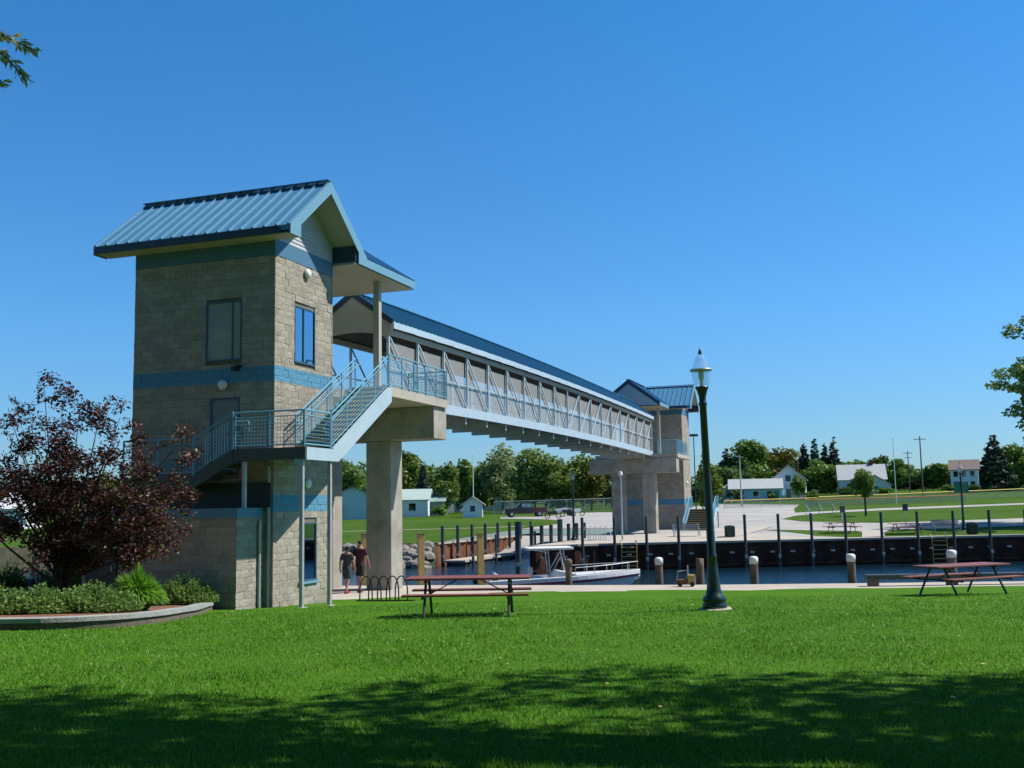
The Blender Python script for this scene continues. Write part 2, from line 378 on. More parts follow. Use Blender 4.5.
# concrete quay apron along the far edge, with its kerb face
fe=[D,E_,F_,(120,80)]
ap=[(1.0,68.6),(5.5,71),(36,74),(120,80),(120,82),(36,75.4),(24,75.1),(21.5,74.7)]+[(20.5,79.5),(18,84),(8.5,84),(5.0,77),(3.4,74.6)]
sheet('far_quay_paving',ap,hfar,'paving',.05)
sheet('boat_path',pxpoly([(862,537.8),(884,537),(886,530.8),(862,532)]),hfar,'paving',.06)
sheet('walk_strip',pxpoly([(700,533.2),(722,536.2),(752,528.2),(772,527),(762,531),(742,536.4),(722,538.6),(700,538.6)]),hfar,'paving',.07)
sheet('bank_path',[(-60,104),(-20,103),(-3,104),(0.5,106.2),(1.3,105.2),(-3,103.2),(-20,102.2),(-60,103.2)],hfar,'pathsoil',.03)
# ================================================================== SHEET PILE WALLS (far quay, basin)
def pile_wall(name,pts,ztop,zbot,m,label,zcap=None,face=1,off=0):
    t=thing(name,label,'wall'); mb=MB(); cap=MB()
    for (x0,y0),(x1,y1) in zip(pts,pts[1:]):
        L=math.hypot(x1-x0,y1-y0); n=max(1,int(L/.35)); d=Vector(((x1-x0)/L,(y1-y0)/L,0)); nn=Vector((d.y,-d.x,0))*face
        k=len(mb.v)
        for i in range(n+1):
            q=Vector((x0,y0,0))+d*(L*i/n); 
            o_=[0,.13,.13,0][i%4]
            q=q+nn*(o_-.1)
            mb.v.append((q.x,q.y,zbot)); mb.v.append((q.x,q.y,ztop))
        for i in range(n): mb.f.append((k+2*i,k+2*i+2,k+2*i+3,k+2*i+1))
        a=Vector((x0,y0,ztop+.06))-nn*.1; b=Vector((x1,y1,ztop+.06))-nn*.1
        cap.beam(a,b,.42,.14)
    mb.build('sheet_piling',m,t); cap.build('coping','paving',t); return t
fq=pile_wall('quay_wall',[(1.0,68.6),(5.5,71),(36,74),(110,79.3)],.05,-2.6,'darkpile','dark sheet pile quay wall across the channel, below the far stair tower')
# waler and tie plates
wl=MB(); tp=MB()
for (x0,y0),(x1,y1) in [((1.0,68.6),(5.5,71)),((5.5,71),(36,74)),((36,74),(110,79.3))]:
    wl.beam((x0,y0-.17,-1.42),(x1,y1-.17,-1.42),.1,.14)
    L=math.hypot(x1-x0,y1-y0); n=int(L/1.35)
    for i in range(n):
        x=x0+(x1-x0)*(i+.5)/n; y=y0+(y1-y0)*(i+.5)/n
        if x<45: tp.box(x-.14,x-.02,y-.25,y-.1,-.66,-.56); tp.box(x+.02,x+.14,y-.25,y-.1,-.66,-.56)
wl.build('waler','darkpile',fq); tp.build('tie_plate','galv',fq)
pile_wall('quay_wall',[(1.0,68.6),Cc],.05,-2.6,'darkpile','dark sheet pile wall along the right edge of the boat launch basin',face=-1)
pile_wall('launch_wall',[A,tuple(Wp(72,-14.8))[:2]],.0,-2.6,'rust','rusty red sheet pile wall on the left side of the boat launch basin')
# mooring posts
def post_obj(h,r,m,capm=None,square=False):
    mb=MB()
    if square: mb.box(-r,r,-r,r,0,h)
    else: mb.lathe([(r,0),(r,h)],12)
    return mb
pp=None
LB={'far':'steel mooring pile standing against the far quay wall','rust':'slim steel pile standing against the rusty launch wall'}
def pile(x,y,z0,z1,r,label,group,name='mooring_pile'):
    global pp
    t=thing(name,label,'post',(x,y,z0),random.uniform(-.1,.1),group)
    h=z1-z0; MB().lathe([(r,0),(r,h),(r*.6,h+.02)],10).build('shaft','greensteel',t,smooth=False)
    MB().box(-r*.9,r*.9,-r-.14,-r+.01,-.0+1.2,1.4).build('bracket','galv',t)
    return t
fx=[582,614,646,678,711,744.5,778,811,845,881,917,953,989,1025]
fn=['at the left end by the arch racks','left of the ladder by the concrete pier','between the two far pier columns','in front of the far tower bench','hidden behind the near lamp post','first to the right of the near lamp post','second to the right of the near lamp post','before the left far picnic table','just right of the left far picnic table','beside the concrete gap in the grass','before the right far picnic table','just right of the far ladder, by the lamp','right of the big green bin','at the right border of the photo']
def yq(x): return np.interp(x,[1,5.5,36,110],[68.6,71,74,79.3])
for px,nm in zip(fx,fn):
    X=od(px,520,72.5).x; Y=float(yq(X))-.42
    X=od(px,520,Y).x
    pile(X,Y,-2.2,1.9,.10,'tall steel pile on the far quay '+nm,'mooring piles along the far quay')
for i in range(8):
    u=46.6+ (65.5-46.6)*i/7*1.12; p=Wp(u,-14.35)
    pile(p.x,p.y,-2.2,1.35,.13,'slim pile on the rusty launch wall, '+['nearest the rock pile','second from the rock pile','third from the rock pile','fourth from the rock pile','fourth from the inner end','third from the inner end','second from the inner end','last at the inner end'][i],'steel piles along the rusty launch wall')
for i in range(8):
    u=36.6+i*2.15+(0 if i else -.6); p=Wp(u,-4.75)
    pile(p.x,p.y,-2.2,1.75 if i in(0,4) else 1.4,.19 if i in(0,4) else .13,['thick dark corner pile where the far quay turns into the launch basin','dark pile just behind the thick corner pile','third dark pile along the right side of the launch basin','fourth dark pile along the right side of the launch basin','thicker tall dark pile midway along the right side of the basin','dark pile right of the thicker pile on the basin edge','second last dark pile on the right side of the basin','last dark pile of the basin row, left of the far lamp'][i],'dark piles along the right side of the launch basin')
# floating walkway in the basin
t=thing('floating_dock','low grey floating walkway beside the rusty launch wall','dock',Wp(46,-13.2,0),BROT)
MB().box(0,19,-.9,.9,-1.30,-1.16).build('deck','paving',t)
for i in range(5): MB().box(.4+i*4,2.6+i*4,-.75,.75,-1.75,-1.3).build('float','greensteel',t)
for i in range(4):
    p=Wp(47.2+i*5,-12.15); pile(p.x,p.y,-2.2,.55,.1,'thin pile beside the floating walkway, '+['nearest the rocks','second along','third along','farthest along'][i],'thin piles beside the floating walkway')
# ladders on far quay
def ladder(px,label):
    X=od(px,545,72.6).x; Y=float(yq(X))
    t=thing('quay_ladder',label,'ladder',(X,Y-.5,0),0,'yellow ladders on the far quay wall')
    mb=MB()
    for s in(-.5,.5): mb.tube([(s,0,-2),(s,0,.1),(s,.25,.35),(s,.6,.3)],.035,6)
    mb.build('side_rail','nosing',t); r=MB()
    for i in range(7): r.tube([(-.5,0,-1.9+i*.3),(.5,0,-1.9+i*.3)],.03,6)
    r.build('rungs','nosing',t)
ladder(626,'yellow ladder on the dark quay wall below the far concrete pier'); ladder(941,'yellow ladder on the dark quay wall near the far picnic table on the right')
# ================================================================== NEAR QUAY: pilings, posts, rail, bike rack
def piling(px,py,ytop,r,d,label,capc='cap',tilt=0):
    b=onz(px,py,-1.6); X=od(px,py,d).x; zt=od(px,ytop,d).z
    t=thing('piling',label,'post',(X,d,-3),random.random()*6,'round timber pilings along the near quay')
    h=zt+3; MB().lathe([(r,0),(r*.98,h*.7),(r*.94,h-.3),(r*.94,h-.02)],14).build('shaft','timber',t,smooth=True)
    if capc:
        MB().lathe([(r*1.04,h-.24),(r*1.05,h-.02),(r*.8,h+.03),(r*.3,h+.05)],14).build('cap',capc,t,smooth=True)
    return t
piling(569,583,560,.13,41.3,'slim timber piling in front of the moored boat','timber')
piling(659.5,583,558.5,.15,41.1,'white capped timber piling left of the near lamp post')
piling(700.5,583,558,.16,40.6,'flat topped dark timber piling just left of the near lamp post',None)
piling(754.5,582,557.5,.16,40.3,'white capped timber piling just right of the near lamp post')
piling(852,581,555,.16,39.8,'white capped timber piling midway between lamp post and right picnic table')
piling(953,581,551,.17,39.4,'white capped timber piling behind the right picnic table')
for px,lb in((96,None),(421,'square yellow timber post just right of the concrete pillar'),(480.5,'square yellow timber post on the quay behind the left picnic table'),(364.5,'square yellow timber post on the quay beside the walking couple')):
    if lb is None: continue
    d=42.6 if px>400 else 43.2; X=od(px,560,d).x; zt=od(px,534.5,d).z
    t=thing('timber_post',lb,'post',(X,d,-3),.3,'square yellow timber posts on the near quay')
    MB().box(-.12,.12,-.12,.12,0,zt+3).build('shaft','yellowtimber',t,bevel=.01)
    MB().box(-.14,.14,-.14,.14,zt+3.002,zt+3.04).build('top_plate','timber',t)
# timber bull rail on the right
t=thing('bull_rail','long dark timber rail on low blocks at the quay edge behind the right picnic table','rail',od(868,575,37.6)*1.0,0)
t.location.z=ZP; t.rotation_euler=(0,0,-.03)
for i in range(2): MB().box(-.1+7.6*i+.0,7.45+7.6*i,-.18,.18,.22,.40).build('beam','greensteel',t,bevel=.02)
for i in range(6): MB().box(.0+2.72*i,.32+2.72*i,-.16,.16,0.004,.215).build('block','timber',t)
# bike rack: row of hoops
def hoop_rack(loc,rz,n,label,m='black',s=1):
    t=thing('bike_rack',label,'bike rack',loc,rz)
    MB().tube([(-.15,0,.05),(n*.28*s+.3,0,.05)],.022,6).build('base_rail',m,t)
    for i in range(n):
        x0=i*.28*s+.0; pts=[(x0+.16*s-.2*s*math.cos(a)*1.0,0,.05+(.75*s)*math.sin(a)**.6 if math.sin(a)>0 else .05) for a in [PI*k/10 for k in range(11)]]
        MB().tube(pts,.022*s if m=='black' else .03,6).build('hoop',m,t)
    return t
b=od(361,598.5,33.6); hoop_rack((b.x,33.6,hnear(b.x,33.6)),-.1,5,'black hoop bicycle rack on the paving beside the concrete pillar')
b=gfar(584,541); hoop_rack((b.x,b.y,b.z),0,5,'pale hoop bicycle rack on the far quay left of the far pier','white',1.35)
# ================================================================== STAIR TOWERS
def block_wall(mb,axis,c,a0,a1,z0,z1,sgn,holes):
    # courses of split-face blocks on a vertical face. axis 'x': plane x=c, runs along y ; axis 'y': plane y=c, runs along x
    H=.203; n=int(math.ceil((z1-z0)/H))
    for r in range(n):
        za=z0+r*H; zb=min(za+H,z1)
        s=a0-(.2 if r%2 else 0)
        while s<a1:
            e=min(s+.4,a1); b=max(s,a0); s+=.4
            if e-b<.03: continue
            segs=[(b,e)]
            for h0,h1,hz0,hz1 in holes:
                if zb>hz0+.01 and za<hz1-.01:
                    ns=[]
                    for p,q in segs:
                        if q<=h0 or p>=h1: ns.append((p,q))
                        else:
                            if p<h0: ns.append((p,h0))
                            if q>h1: ns.append((h1,q))
                    segs=ns
            for p,q in segs:
                if q-p<.02: continue
                o=random.uniform(.036,.048); g=.003
                # rough outer face: 3x2 grid of points with random depth
                cs=[]
                for zi,zz in enumerate((za+g,(za+zb)/2,zb-g)):
                    for ai in range(4):
                        aa=p+g+(q-p-2*g)*ai/3; dd=o+random.uniform(-.007,.007)-(.004 if (zi!=1 or ai in(0,3)) else 0)
                        cs.append((aa,zz,dd))
                V=[]
                for aa,zz,dd in cs:
                    V.append((c+sgn*dd,aa,zz) if axis=='x' else (aa,c+sgn*dd,zz))
                for aa,zz,dd in [cs[0],cs[3],cs[8],cs[11]]:
                    V.append((c-sgn*.01,aa,zz) if axis=='x' else (aa,c-sgn*.01,zz))
                F=[]
                for zi in range(2):
                    for ai in range(3):
                        k=zi*4+ai; F.append((k,k+1,k+5,k+4))
                F+=[(0,12,13,3,2,1),(8,9,10,11,15,14),(0,4,8,14,12),(3,13,15,11,7)]
                mb.add(V,F)
def window(parent,axis,c,a0,a1,z0,z1,sgn,pane='glass',mull=None,name='window'):
    def bx(m,p,q,r,s_,d0,d1):
        if axis=='x': m.box(c+sgn*d0,c+sgn*d1,p,q,r,s_)
        else: m.box(p,q,c+sgn*d0,c+sgn*d1,r,s_)
    f=MB(); t=.05
    bx(f,a0,a0+t,z0,z1,.0,.05); bx(f,a1-t,a1,z0,z1,.0,.05); bx(f,a0+t,a1-t,z0,z0+t,.0,.05); bx(f,a0+t,a1-t,z1-t,z1,.0,.05)
    if mull is not None: bx(f,mull-.02,mull+.02,z0+t,z1-t,.0,.045)
    fo=f.build(name,'frame',parent)
    g=MB(); bx(g,a0+t,a1-t,z0+t,z1-t,.004,.016); g.build('pane',pane,fo)
    return fo
def gable_roof_main(t,u0,u1,ur,w0,w1,zr,ze,m='roof'):
    """ridge runs along y (=-w). roof thickness and ribs; t local frame"""
    th=.16; R=MB(); y0,y1=-w1,-w0
    for ue in (u0,u1):
        R.prism([(ur,y0,zr),(ue,y0,ze),(ue,y0,ze-th),(ur,y0,zr-th)],(0,y1-y0,0))
        n=round((y1-y0)/.41)
        for i in range(n+1):
            y=y0+.03+(y1-y0-.06)*i/n
            nx=Vector((-(ze-zr),0,(ue-ur))) ; nx.normalize(); 
            if nx.z<0: nx=-nx
            R.beam(Vector((ur,y,zr))+nx*.022,Vector((ue,y,ze))+nx*.022,.04,.06,up=nx)
    r=R.build('roof',m,t)
    c=MB(); c.beam((ur,y0-.02,zr+.06),(ur,y1+.02,zr+.06),.30,.025); c.build('ridge_cap','roof' if m=='roof' else m,r)
    for s in(-1,1): MB().box(ur+s*.165,ur+s*.10,y0+.05,y1-.05,zr-.11,zr-.055).build('ridge_closure','roofdark',r)
    for ue,s in((u0,-1),(u1,1)):
        s=1 if ue>ur else -1
        MB().box(ue+s*.003,ue+s*.04,y0+.3,y1-.05,ze-.24,ze-.015).build('gutter','roofdark',t)
    for y,s in((y0,-1),(y1,1)):
        rk=MB()
        for ue in(u0,u1):
            sg=1 if ue>ur else -1
            dz=(ze-zr)
            a=(ur,y+s*.004,zr+.03); b=(ue,y+s*.004,ze+.03); hb=.36
            inner=ue-sg*.6
            zi=zr+dz*(inner-ur)/(ue-ur)
            rk.prism([a,b,(ue,y+s*.004,ze-.27),(inner,y+s*.004,ze-.27),(inner,y+s*.004,zi-hb),(ur,y+s*.004,zr-hb)],(0,s*.04,0))
        rk.build('rake_board','fascia',t)
    un=MB()
    for ue in (u0,u1):
        d=(ze-zr)/(ue-ur); un.add([(ur,y0+.02,zr-th-.015),(ur+(ue-ur)*.97,y0+.02,zr-th-.015+(ze-zr)*.97),(ur+(ue-ur)*.97,y0+1.0,zr-th-.015+(ze-zr)*.97),(ur,y0+1.0,zr-th-.015)],[(0,1,2,3)])
    un.build('overhang_lining','soffit',t)
    return r
def tower(label,loc,mirror,holes_dark,full=True):
    t=thing('stair_tower',label,'tower',loc,BROT)
    LU,LW=3.45,5.0; sg=-1 if mirror else 1
    X=lambda u:(LU-u) if mirror else u     # mirror along the bridge: tower footprint stays 0..LU
    wl=MB(); core=MB().box(.0,LU,0,LW,-.6,10.85); core.build('wall_core','mortar',t)
    # faces: dark -u face, lit +w face (y=0), back
    hu=[(1.16,2.19,3.78,6.09),(1.11,2.39,7.22,9.08)]; hw=[(1.1,2.36,7.23,9.02),(1.43,2.5,.5,2.3)]
    if not mirror:
        block_wall(wl,'x',0,-.05,LW+.05,-.6,10.37,-1,hu); block_wall(wl,'y',0,-.05,LU+.05,-.6,10.37,-1,hw)
        block_wall(wl,'x',LU,-.05,LW+.05,-.6,10.37,1,[]); 
    else:
        block_wall(wl,'x',0,-.05,LW+.05,-.6,10.37,-1,[(2.6,3.6,.1,2.3)]); block_wall(wl,'y',0,-.05,LU+.05,-.6,10.37,-1,[])
    wl.build('wall','block',t)
    fr=MB(); fr.box(-.05,LU+.05,-.05,LW+.05,10.372,10.86); fr.build('frieze',mat('shaded_blue_frieze',(.06,.165,.26),.6),t)  # blue set darker, so the paint itself holds the eave shade
    # gable siding on lit side: lapped boards
    s=MB(); ur=LU/2
    z=10.86
    while z<12.75:
        hw_=2.46*(13.0-z)/(13-11.05)*1.0; hw_=min(hw_,LU/2+.02) if z<11.3 else min(hw_,LU/2+.02)
        a,b=ur-min(hw_,LU/2+.02),ur+min(hw_,LU/2+.02); zb=min(z+.13,12.8)
        h2=min(2.46*(13.0-zb)/1.95,LU/2+.02)
        s.add([(a,-.055,z),(b,-.055,z),(ur+h2,-.03,zb),(ur-h2,-.03,zb),(a,.02,z),(b,.02,z),(ur+h2,.02,zb),(ur-h2,.02,zb)],[(0,1,2,3),(0,4,5,1),(3,2,6,7),(0,3,7,4),(1,5,6,2)])
        z+=.125
    s.build('gable_siding','siding',t)
    if not mirror:
        window(t,'x',0,1.11,2.39,7.22,9.08,-1,'blind',1.44); window(t,'y',0,1.1,2.36,7.23,9.02,-1,'glass',1.66)
        window(t,'y',0,1.43,2.5,.5,2.3,-1,'glass',None)
        MB().box(1.38,2.55,-.10,-.002,.43,.497).build('sill','fascia',t)
        d=window(t,'x',0,1.16,2.19,3.78,6.09,-1,'doorgrey',None,'door')
        MB().tube([(-.06,1.28,4.75),(-.10,1.28,4.75),(-.10,1.28,4.9)],.015,6).build('handle','galv',d)
        for nm,a in(('x',(-.07,1.72,6.49)),('y',(1.78,-.07,10.14)),('y',(1.84,-.07,3.5))):
            l=MB()
            for k in range(12): pass
            prof=[(.15,0),(.16,.03),(.15,.07),(.10,.11),(.03,.125)]
            l.lathe(prof,16); o=l.build('wall_light','lens',t,smooth=True); o.location=a
            o.rotation_euler=(0,-PI/2,0) if nm=='x' else (PI/2,0,0)
        c=MB().box(-.22,-.05,1.10,1.2,6.98,7.06); c.box(-.42,-.16,1.08,1.22,6.86,6.98); c.build('camera_housing','black',t)
    else:
        window(t,'x',0,2.6,3.6,.1,2.3,-1,'frame',None,'door')
        l=MB().lathe([(.15,0),(.16,.03),(.1,.1),(.03,.12)],16).build('wall_light','lens',t,smooth=True); l.location=(1.2,-.07,4.5); l.rotation_euler=(PI/2,0,0)
    # ---- roofs
    gable_roof_main(t,X(-.71) if not mirror else X(4.21),X(4.21) if not mirror else X(-.71),LU/2,-6.1 if not mirror else -4.9,.92,13.0,11.05)
    sf=MB()
    y9=6.05 if not mirror else 4.87; sf.box(-.66,-.06,-.85,y9,10.80,10.83); sf.box(LU+.06,4.16,-.85,y9,10.80,10.83)
    # closed box returns below the overhang at each gable end
    sf.build('soffit','soffit',t)
    hb=MB()
    for a,b in((-.06,-.66),(LU+.06,4.16)): MB().prism([(a,-.06,10.835),(b,-.06,10.835),(b,-.06,10.90),(a,-.06,11.36)],(0,-.83,0)).build('eave_return','roofdark',t)
    # cross roof reaching towards the bridge, ridge along u
    ue=8.15; yr=3.5 if mirror else 2.1; hwid=2.6 if mirror else 3.0
    R=MB(); th=.14
    def UX(u): return (LU-u) if mirror else u
    for sy in(-1,1):
        yv=yr+sy*hwid
        R.prism([(UX(1.78),yr,13.0),(UX(ue),yr,13.0),(UX(ue),yv,11.05),(UX(4.15),yv,11.05)],(0,0,-th))
        nx=Vector((0,sy*1.95,3.0)).normalized()
        u=ue-.04
        while u>1.9:
            # rib from ridge (or valley) to eave
            f=max(0,min(1,(u-1.78)/(4.15-1.78))) if u<4.15 else 1
            a=Vector((UX(u),yr,13.0)); b=Vector((UX(u),yr+sy*hwid*f,13.0-1.95*f))
            if u>=4.15: b=Vector((UX(u),yv,11.05))
            if (b-a).length>.3: R.beam(a+nx*.03,b+nx*.03,.05,.075,up=nx)
            u-=.41
    r2=R.build('cross_roof','roof',t)
    c=MB(); c.beam((UX(1.9),yr,13.075),(UX(ue+.02),yr,13.075),.3,.03); c.build('ridge_cap','roofdark',r2)
    f=MB()
    for sy in(-1,1):
        yv=yr+sy*hwid; MB().box(UX(4.2),UX(ue),yv+sy*.004,yv+sy*.04,10.79,11.06).build('eave_fascia','fascia',t)
    x=UX(ue); sx=-1 if mirror else 1
    for sy in(-1,1):
        yv=yr+sy*hwid; f=MB()
        f.prism([(x+sx*.004,yr,13.05),(x+sx*.004,yv,11.10),(x+sx*.004,yv,10.80),(x+sx*.004,yr,12.72)],(sx*.05,0,0))
        f.build('rake_board','roofdark' if mirror else 'fascia',t)
    g=MB(); g.add([(x-sx*.02,yr-hwid+.02,10.84),(x-sx*.02,yr+hwid-.02,10.84),(x-sx*.02,yr,12.8)],[(0,1,2)]); g.build('gable_panel','siding',t)
    s=MB().box(UX(LU+.06),UX(ue-.02),yr-hwid+.03,yr+hwid-.03,10.75,10.79); s.build('cross_soffit','soffit',t)
    # two columns carrying the cross roof
    for yy in ((-.3,4.4) if not mirror else (1.4,5.6)):
        cc=MB().box(UX(6.3)-.11,UX(6.3)+.11,yy-.11,yy+.11,6.74,10.75); cc.build('column','soffit',t)
    return t
T1=tower('tan block stair tower with blue metal roof on the near side, beside the big stairs',Wp(0,0),False,[])
T2=tower('tan block stair tower with blue metal roof on the far side of the channel',Wp(63.35,.9,0.0),True,[])
# ground floor enclosure under the stairs
t=thing('block_enclosure','low tan block enclosure with blue top band under the stair landing','building',OO,BROT)
mb=MB(); block_wall(mb,'x',-1.4,.3,5.6,-.6,2.5,-1,[]); block_wall(mb,'y',.3,-1.45,-.06,-.6,2.5,-1,[]); mb.build('wall','block',t)
MB().box(-1.4,-.07,.3,5.6,-.6,2.49).build('wall_core','mortar',t)
MB().box(-1.45,-.07,.25,5.6,2.5,2.77).build('top_band',mat('blue_band',(.08,.21,.33),.6),t)
MB().box(-.16,-.062,.05,5.2,2.775,3.5).build('dark_gap_panel','black',t)  # solid black panel added to darken the gap under the landing
d=MB().box(-1.52,-1.44,4.3,5.4,-.1,2.2).build('door','black',t); MB().tube([(-1.53,4.42,1.0),(-1.58,4.42,1.0),(-1.58,4.42,1.15)],.015,6).build('handle','galv',d)
p=MB(); p.tube([(-.38,.2,-.3),(-.38,.2,2.4)],.045,8); p.tube([(-.06,.1,-.3),(-.06,.1,4.0)],.05,8); p.build('down_pipe','galv',t)
# ================================================================== NEAR PIER + DECK
def pier(label,uc,z0,mirror=False):
    t=thing('bridge_pier',label,'pier',Wp(uc,-2.1,0),BROT)
    MB().box(-.6,.6,-3.6,3.6,5.22,6.42).build('cap_beam','conc',t,bevel=.03)
    for y in (-1.28,1.28):
        MB().box(-.5,.5,y-.52,y+.52,z0,5.219).build('column','conc',t,bevel=.04)
    for y in (-1.28,1.28): MB().box(-.54,-.50,y-.02,y+.02,z0+.4,5.1).build('drain_pipe','conc',t)
    return t
pier('concrete pier with wide cap beam carrying the near end of the bridge',9.1,-.8)
pier('concrete pier with two columns carrying the far end of the bridge',57.7,-.2)
def railing(parent,a,b,h=1.07,m='railblue',posts=None,name='railing',mesh=True,top2=True):
    a=Vector(a);b=Vector(b);L=(b-a).length;n=posts or max(1,round(L/1.2)); mb=MB()
    up=Vector((0,0,1))
    mb.tube([a+up*h,b+up*h],.028,8); mb.tube([a+up*.1,b+up*.1],.022,8)
    for i in range(n+1): p=a+(b-a)*(i/n); mb.tube([p-up*.18,p+up*h],.026,8)
    if top2: mb.tube([a+up*(h-.15),b+up*(h-.15)],.016,6)
    ro=mb.build(name,m,parent)
    w=MB(); k=max(2,int(L/.105))
    for i in range(1,k): p=a+(b-a)*(i/k); w.tube([p+up*.1,p+up*(h-.15)],.0065,4,False)
    for j in range(1,8): w.tube([a+up*(.1+(h-.25)*j/8),b+up*(.1+(h-.25)*j/8)],.0065,4,False)
    w.build('wire_infill',m,ro)
    return ro
t=thing('deck_platform','concrete and blue railed walkway deck between near tower and bridge','platform',OO,BROT)
S=MB(); S.box(4.56,9.6,-1.6,5.2,6.42,6.72); S.box(3.52,4.559,.07,5.2,6.42,6.72); S.build('slab','paving',t)
railing(t,(4.58,-1.58,6.72),(9.55,-1.58,6.72),1.1,posts=5)
railing(t,(9.55,-1.5,6.72),(9.55,-.0,6.72),1.1,posts=2)
railing(t,(9.55,4.3,6.72),(9.55,5.15,6.72),1.1,posts=1)
railing(t,(3.6,5.15,6.72),(9.5,5.15,6.72),1.1,posts=5)
p=MB().box(4.40,4.52,-1.58,-1.50,6.3,6.72); p.build('bracket','paleblue',t)
t=thing('deck_platform','concrete and blue railed walkway deck between bridge and far tower','platform',Wp(66.8,0),BROT)
S=MB(); S.box(-3.5,-9.6,-1.6,5.2,6.42,6.72); S.build('slab','paving',t)
railing(t,(-9.5,-1.55,6.72),(-5.0,-1.55,6.72),1.1,posts=5); railing(t,(-9.55,-1.5,6.72),(-9.55,-.0,6.72),1.1,posts=2)
# ================================================================== BRIDGE
bt=thing('footbridge','long covered pedestrian bridge with white trusses and dark blue roof over the channel','bridge',OO,BROT)
U0,U1=9.0,57.8; UC=(U0+U1)/2; UH=(U1-U0)/2
def cam_(u): return .24*(1-((u-UC)/UH)**2)
YB=2.1; YT=1.52
R=MB(); n=24; EW=1.72
for sy in(-1,1):
    for i in range(n):
        a,b=U0+(U1-U0)*i/n,U0+(U1-U0)*(i+1)/n; ca,cb=cam_(a),cam_(b); yv=YB+sy*EW
        V=[(a,YB,11.03+ca),(b,YB,11.03+cb),(b,yv,9.8+cb),(a,yv,9.8+ca)]
        R.add(V+[(x,y,z-.1) for x,y,z in V],[(0,1,2,3),(7,6,5,4),(2,6,7,3),(0,3,7,4),(1,5,6,2)])
    nx=Vector((0,sy*1.23,EW)).normalized(); k=int((U1-U0)/.405)
    for i in range(k+1):
        u=U0+.03+(U1-U0-.06)*i/k; c=cam_(u)
        R.beam(Vector((u,YB,11.03+c))+nx*.025,Vector((u,YB+sy*EW,9.8+c))+nx*.025,.045,.07,up=nx)
rb=R.build('roof','bridgeroof',bt)
c=MB(); f={-1:MB(),1:MB()}; ch={-1:MB(),1:MB()}; mr={-1:MB(),1:MB()}; dk=MB(); tb={-1:MB(),1:MB()}
for i in range(n):
    a,b=U0+(U1-U0)*i/n,U0+(U1-U0)*(i+1)/n; ca,cb=cam_(a),cam_(b)
    c.beam((a,YB,11.08+ca),(b,YB,11.08+cb),.3,.03)
    for sy in(-1,1):
        f[sy].beam((a,YB+sy*(EW+.02),9.65+ca),(b,YB+sy*(EW+.02),9.67+cb),.05,.24)
        ch[sy].beam((a,YB+sy*YT,6.78+ca),(b,YB+sy*YT,6.78+cb),.14,.40)
        mr[sy].beam((a,YB+sy*(YT-.02),8.02+ca),(b,YB+sy*(YT-.02),8.02+cb),.04,.05)
        tb[sy].beam((a,YB+sy*YT,9.42+ca),(b,YB+sy*YT,9.42+cb),.14,.2)
    dk.add([(a,YB-1.4,6.75+ca),(b,YB-1.4,6.75+cb),(b,YB+1.4,6.75+cb),(a,YB+1.4,6.75+ca),(a,YB-1.4,6.63+ca),(b,YB-1.4,6.63+cb),(b,YB+1.4,6.63+cb),(a,YB+1.4,6.63+ca)],[(0,1,2,3),(7,6,5,4),(0,4,5,1),(3,2,6,7)])
c.build('ridge_cap','bridgeroof',rb); 
for sy in(-1,1): f[sy].build('eave_fascia','paleblue',bt); ch[sy].build('bottom_chord','paleblue',bt); tb[sy].build('top_chord','soffit',bt); mr[sy].build('handrail','paleblue',bt)
dk.build('deck','conc',bt)
NP=18; PU=(U1-U0)/NP
for i in range(NP+1):
    u=U0+PU*i; ca=cam_(u)
    for sy in(-1,1):
        MB().box(u-.042,u+.042,YB+sy*YT-.042,YB+sy*YT+.042,6.97+ca,9.33+ca).build('truss_post','paleblue' ,bt)
    MB().box(u-.07,u+.07,YB-1.45,YB+1.45,6.28+ca,6.63+ca).build('floor_beam','galv',bt)
    if 0<i<NP and i%2==0: pass
for i in range(NP):
    a,b=U0+PU*i,U0+PU*(i+1)
    for sy in(-1,1):
        p,q=((a+.06,9.3),(b-.06,7.0)) if i<NP/2 else ((b-.06,9.3),(a+.06,7.0))
        MB().beam((p[0],YB+sy*YT,p[1]+cam_(p[0])),(q[0],YB+sy*YT,q[1]+cam_(q[0])),.052,.052).build('diagonal','paleblue',bt)
        g=MB(); y=YB+sy*(YT-.10); ca=cam_((a+b)/2)
        if sy<0: V=[(a+.06,y,7.0+ca),(b-.06,y,7.0+ca),(b-.06,y,9.08+ca),(a+.06,y,9.08+ca)]
        else:
            V=[(a+.45,y,7.0+ca),(b-.5,y,7.0+ca),(b-.1,y,8.3+ca),(b-.1,y,8.95+ca),(a+.1,y,8.95+ca),(a+.1,y,8.2+ca)]
        if sy<0 or i>3: g.add(V,[tuple(range(len(V)))]); g.build('wire_screen','screen',bt)
# roof interior lining: shade of the cream ceiling put into a dark grey
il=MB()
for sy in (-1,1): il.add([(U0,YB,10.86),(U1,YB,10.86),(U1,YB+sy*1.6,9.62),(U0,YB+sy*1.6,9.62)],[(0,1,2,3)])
il.build('ceiling_lining',mat('shaded_ceiling',(.10,.10,.095),.8),bt)
for x,s in((U0,-1),(U1,1)):
    g=MB(); P=[(YB-1.7,9.78)]+[(YB,11.0)]+[(YB+1.7,9.78),(YB+1.7,9.45)]+[(YB+1.45*math.cos(a),9.1+.38*math.sin(a)) for a in [PI*k/10 for k in range(11)]]+[(YB-1.7,9.45)]
    g.prism([(x,y,z) for y,z in P],(s*.05,0,0)); g.build('gable_panel','soffit',bt)
    g=MB()
    for sy in(-1,1): g.beam((x+s*.08,YB,11.02),(x+s*.08,YB+sy*1.74,9.77),.06,.2)
    g.build('rake_board','roofdark',bt)
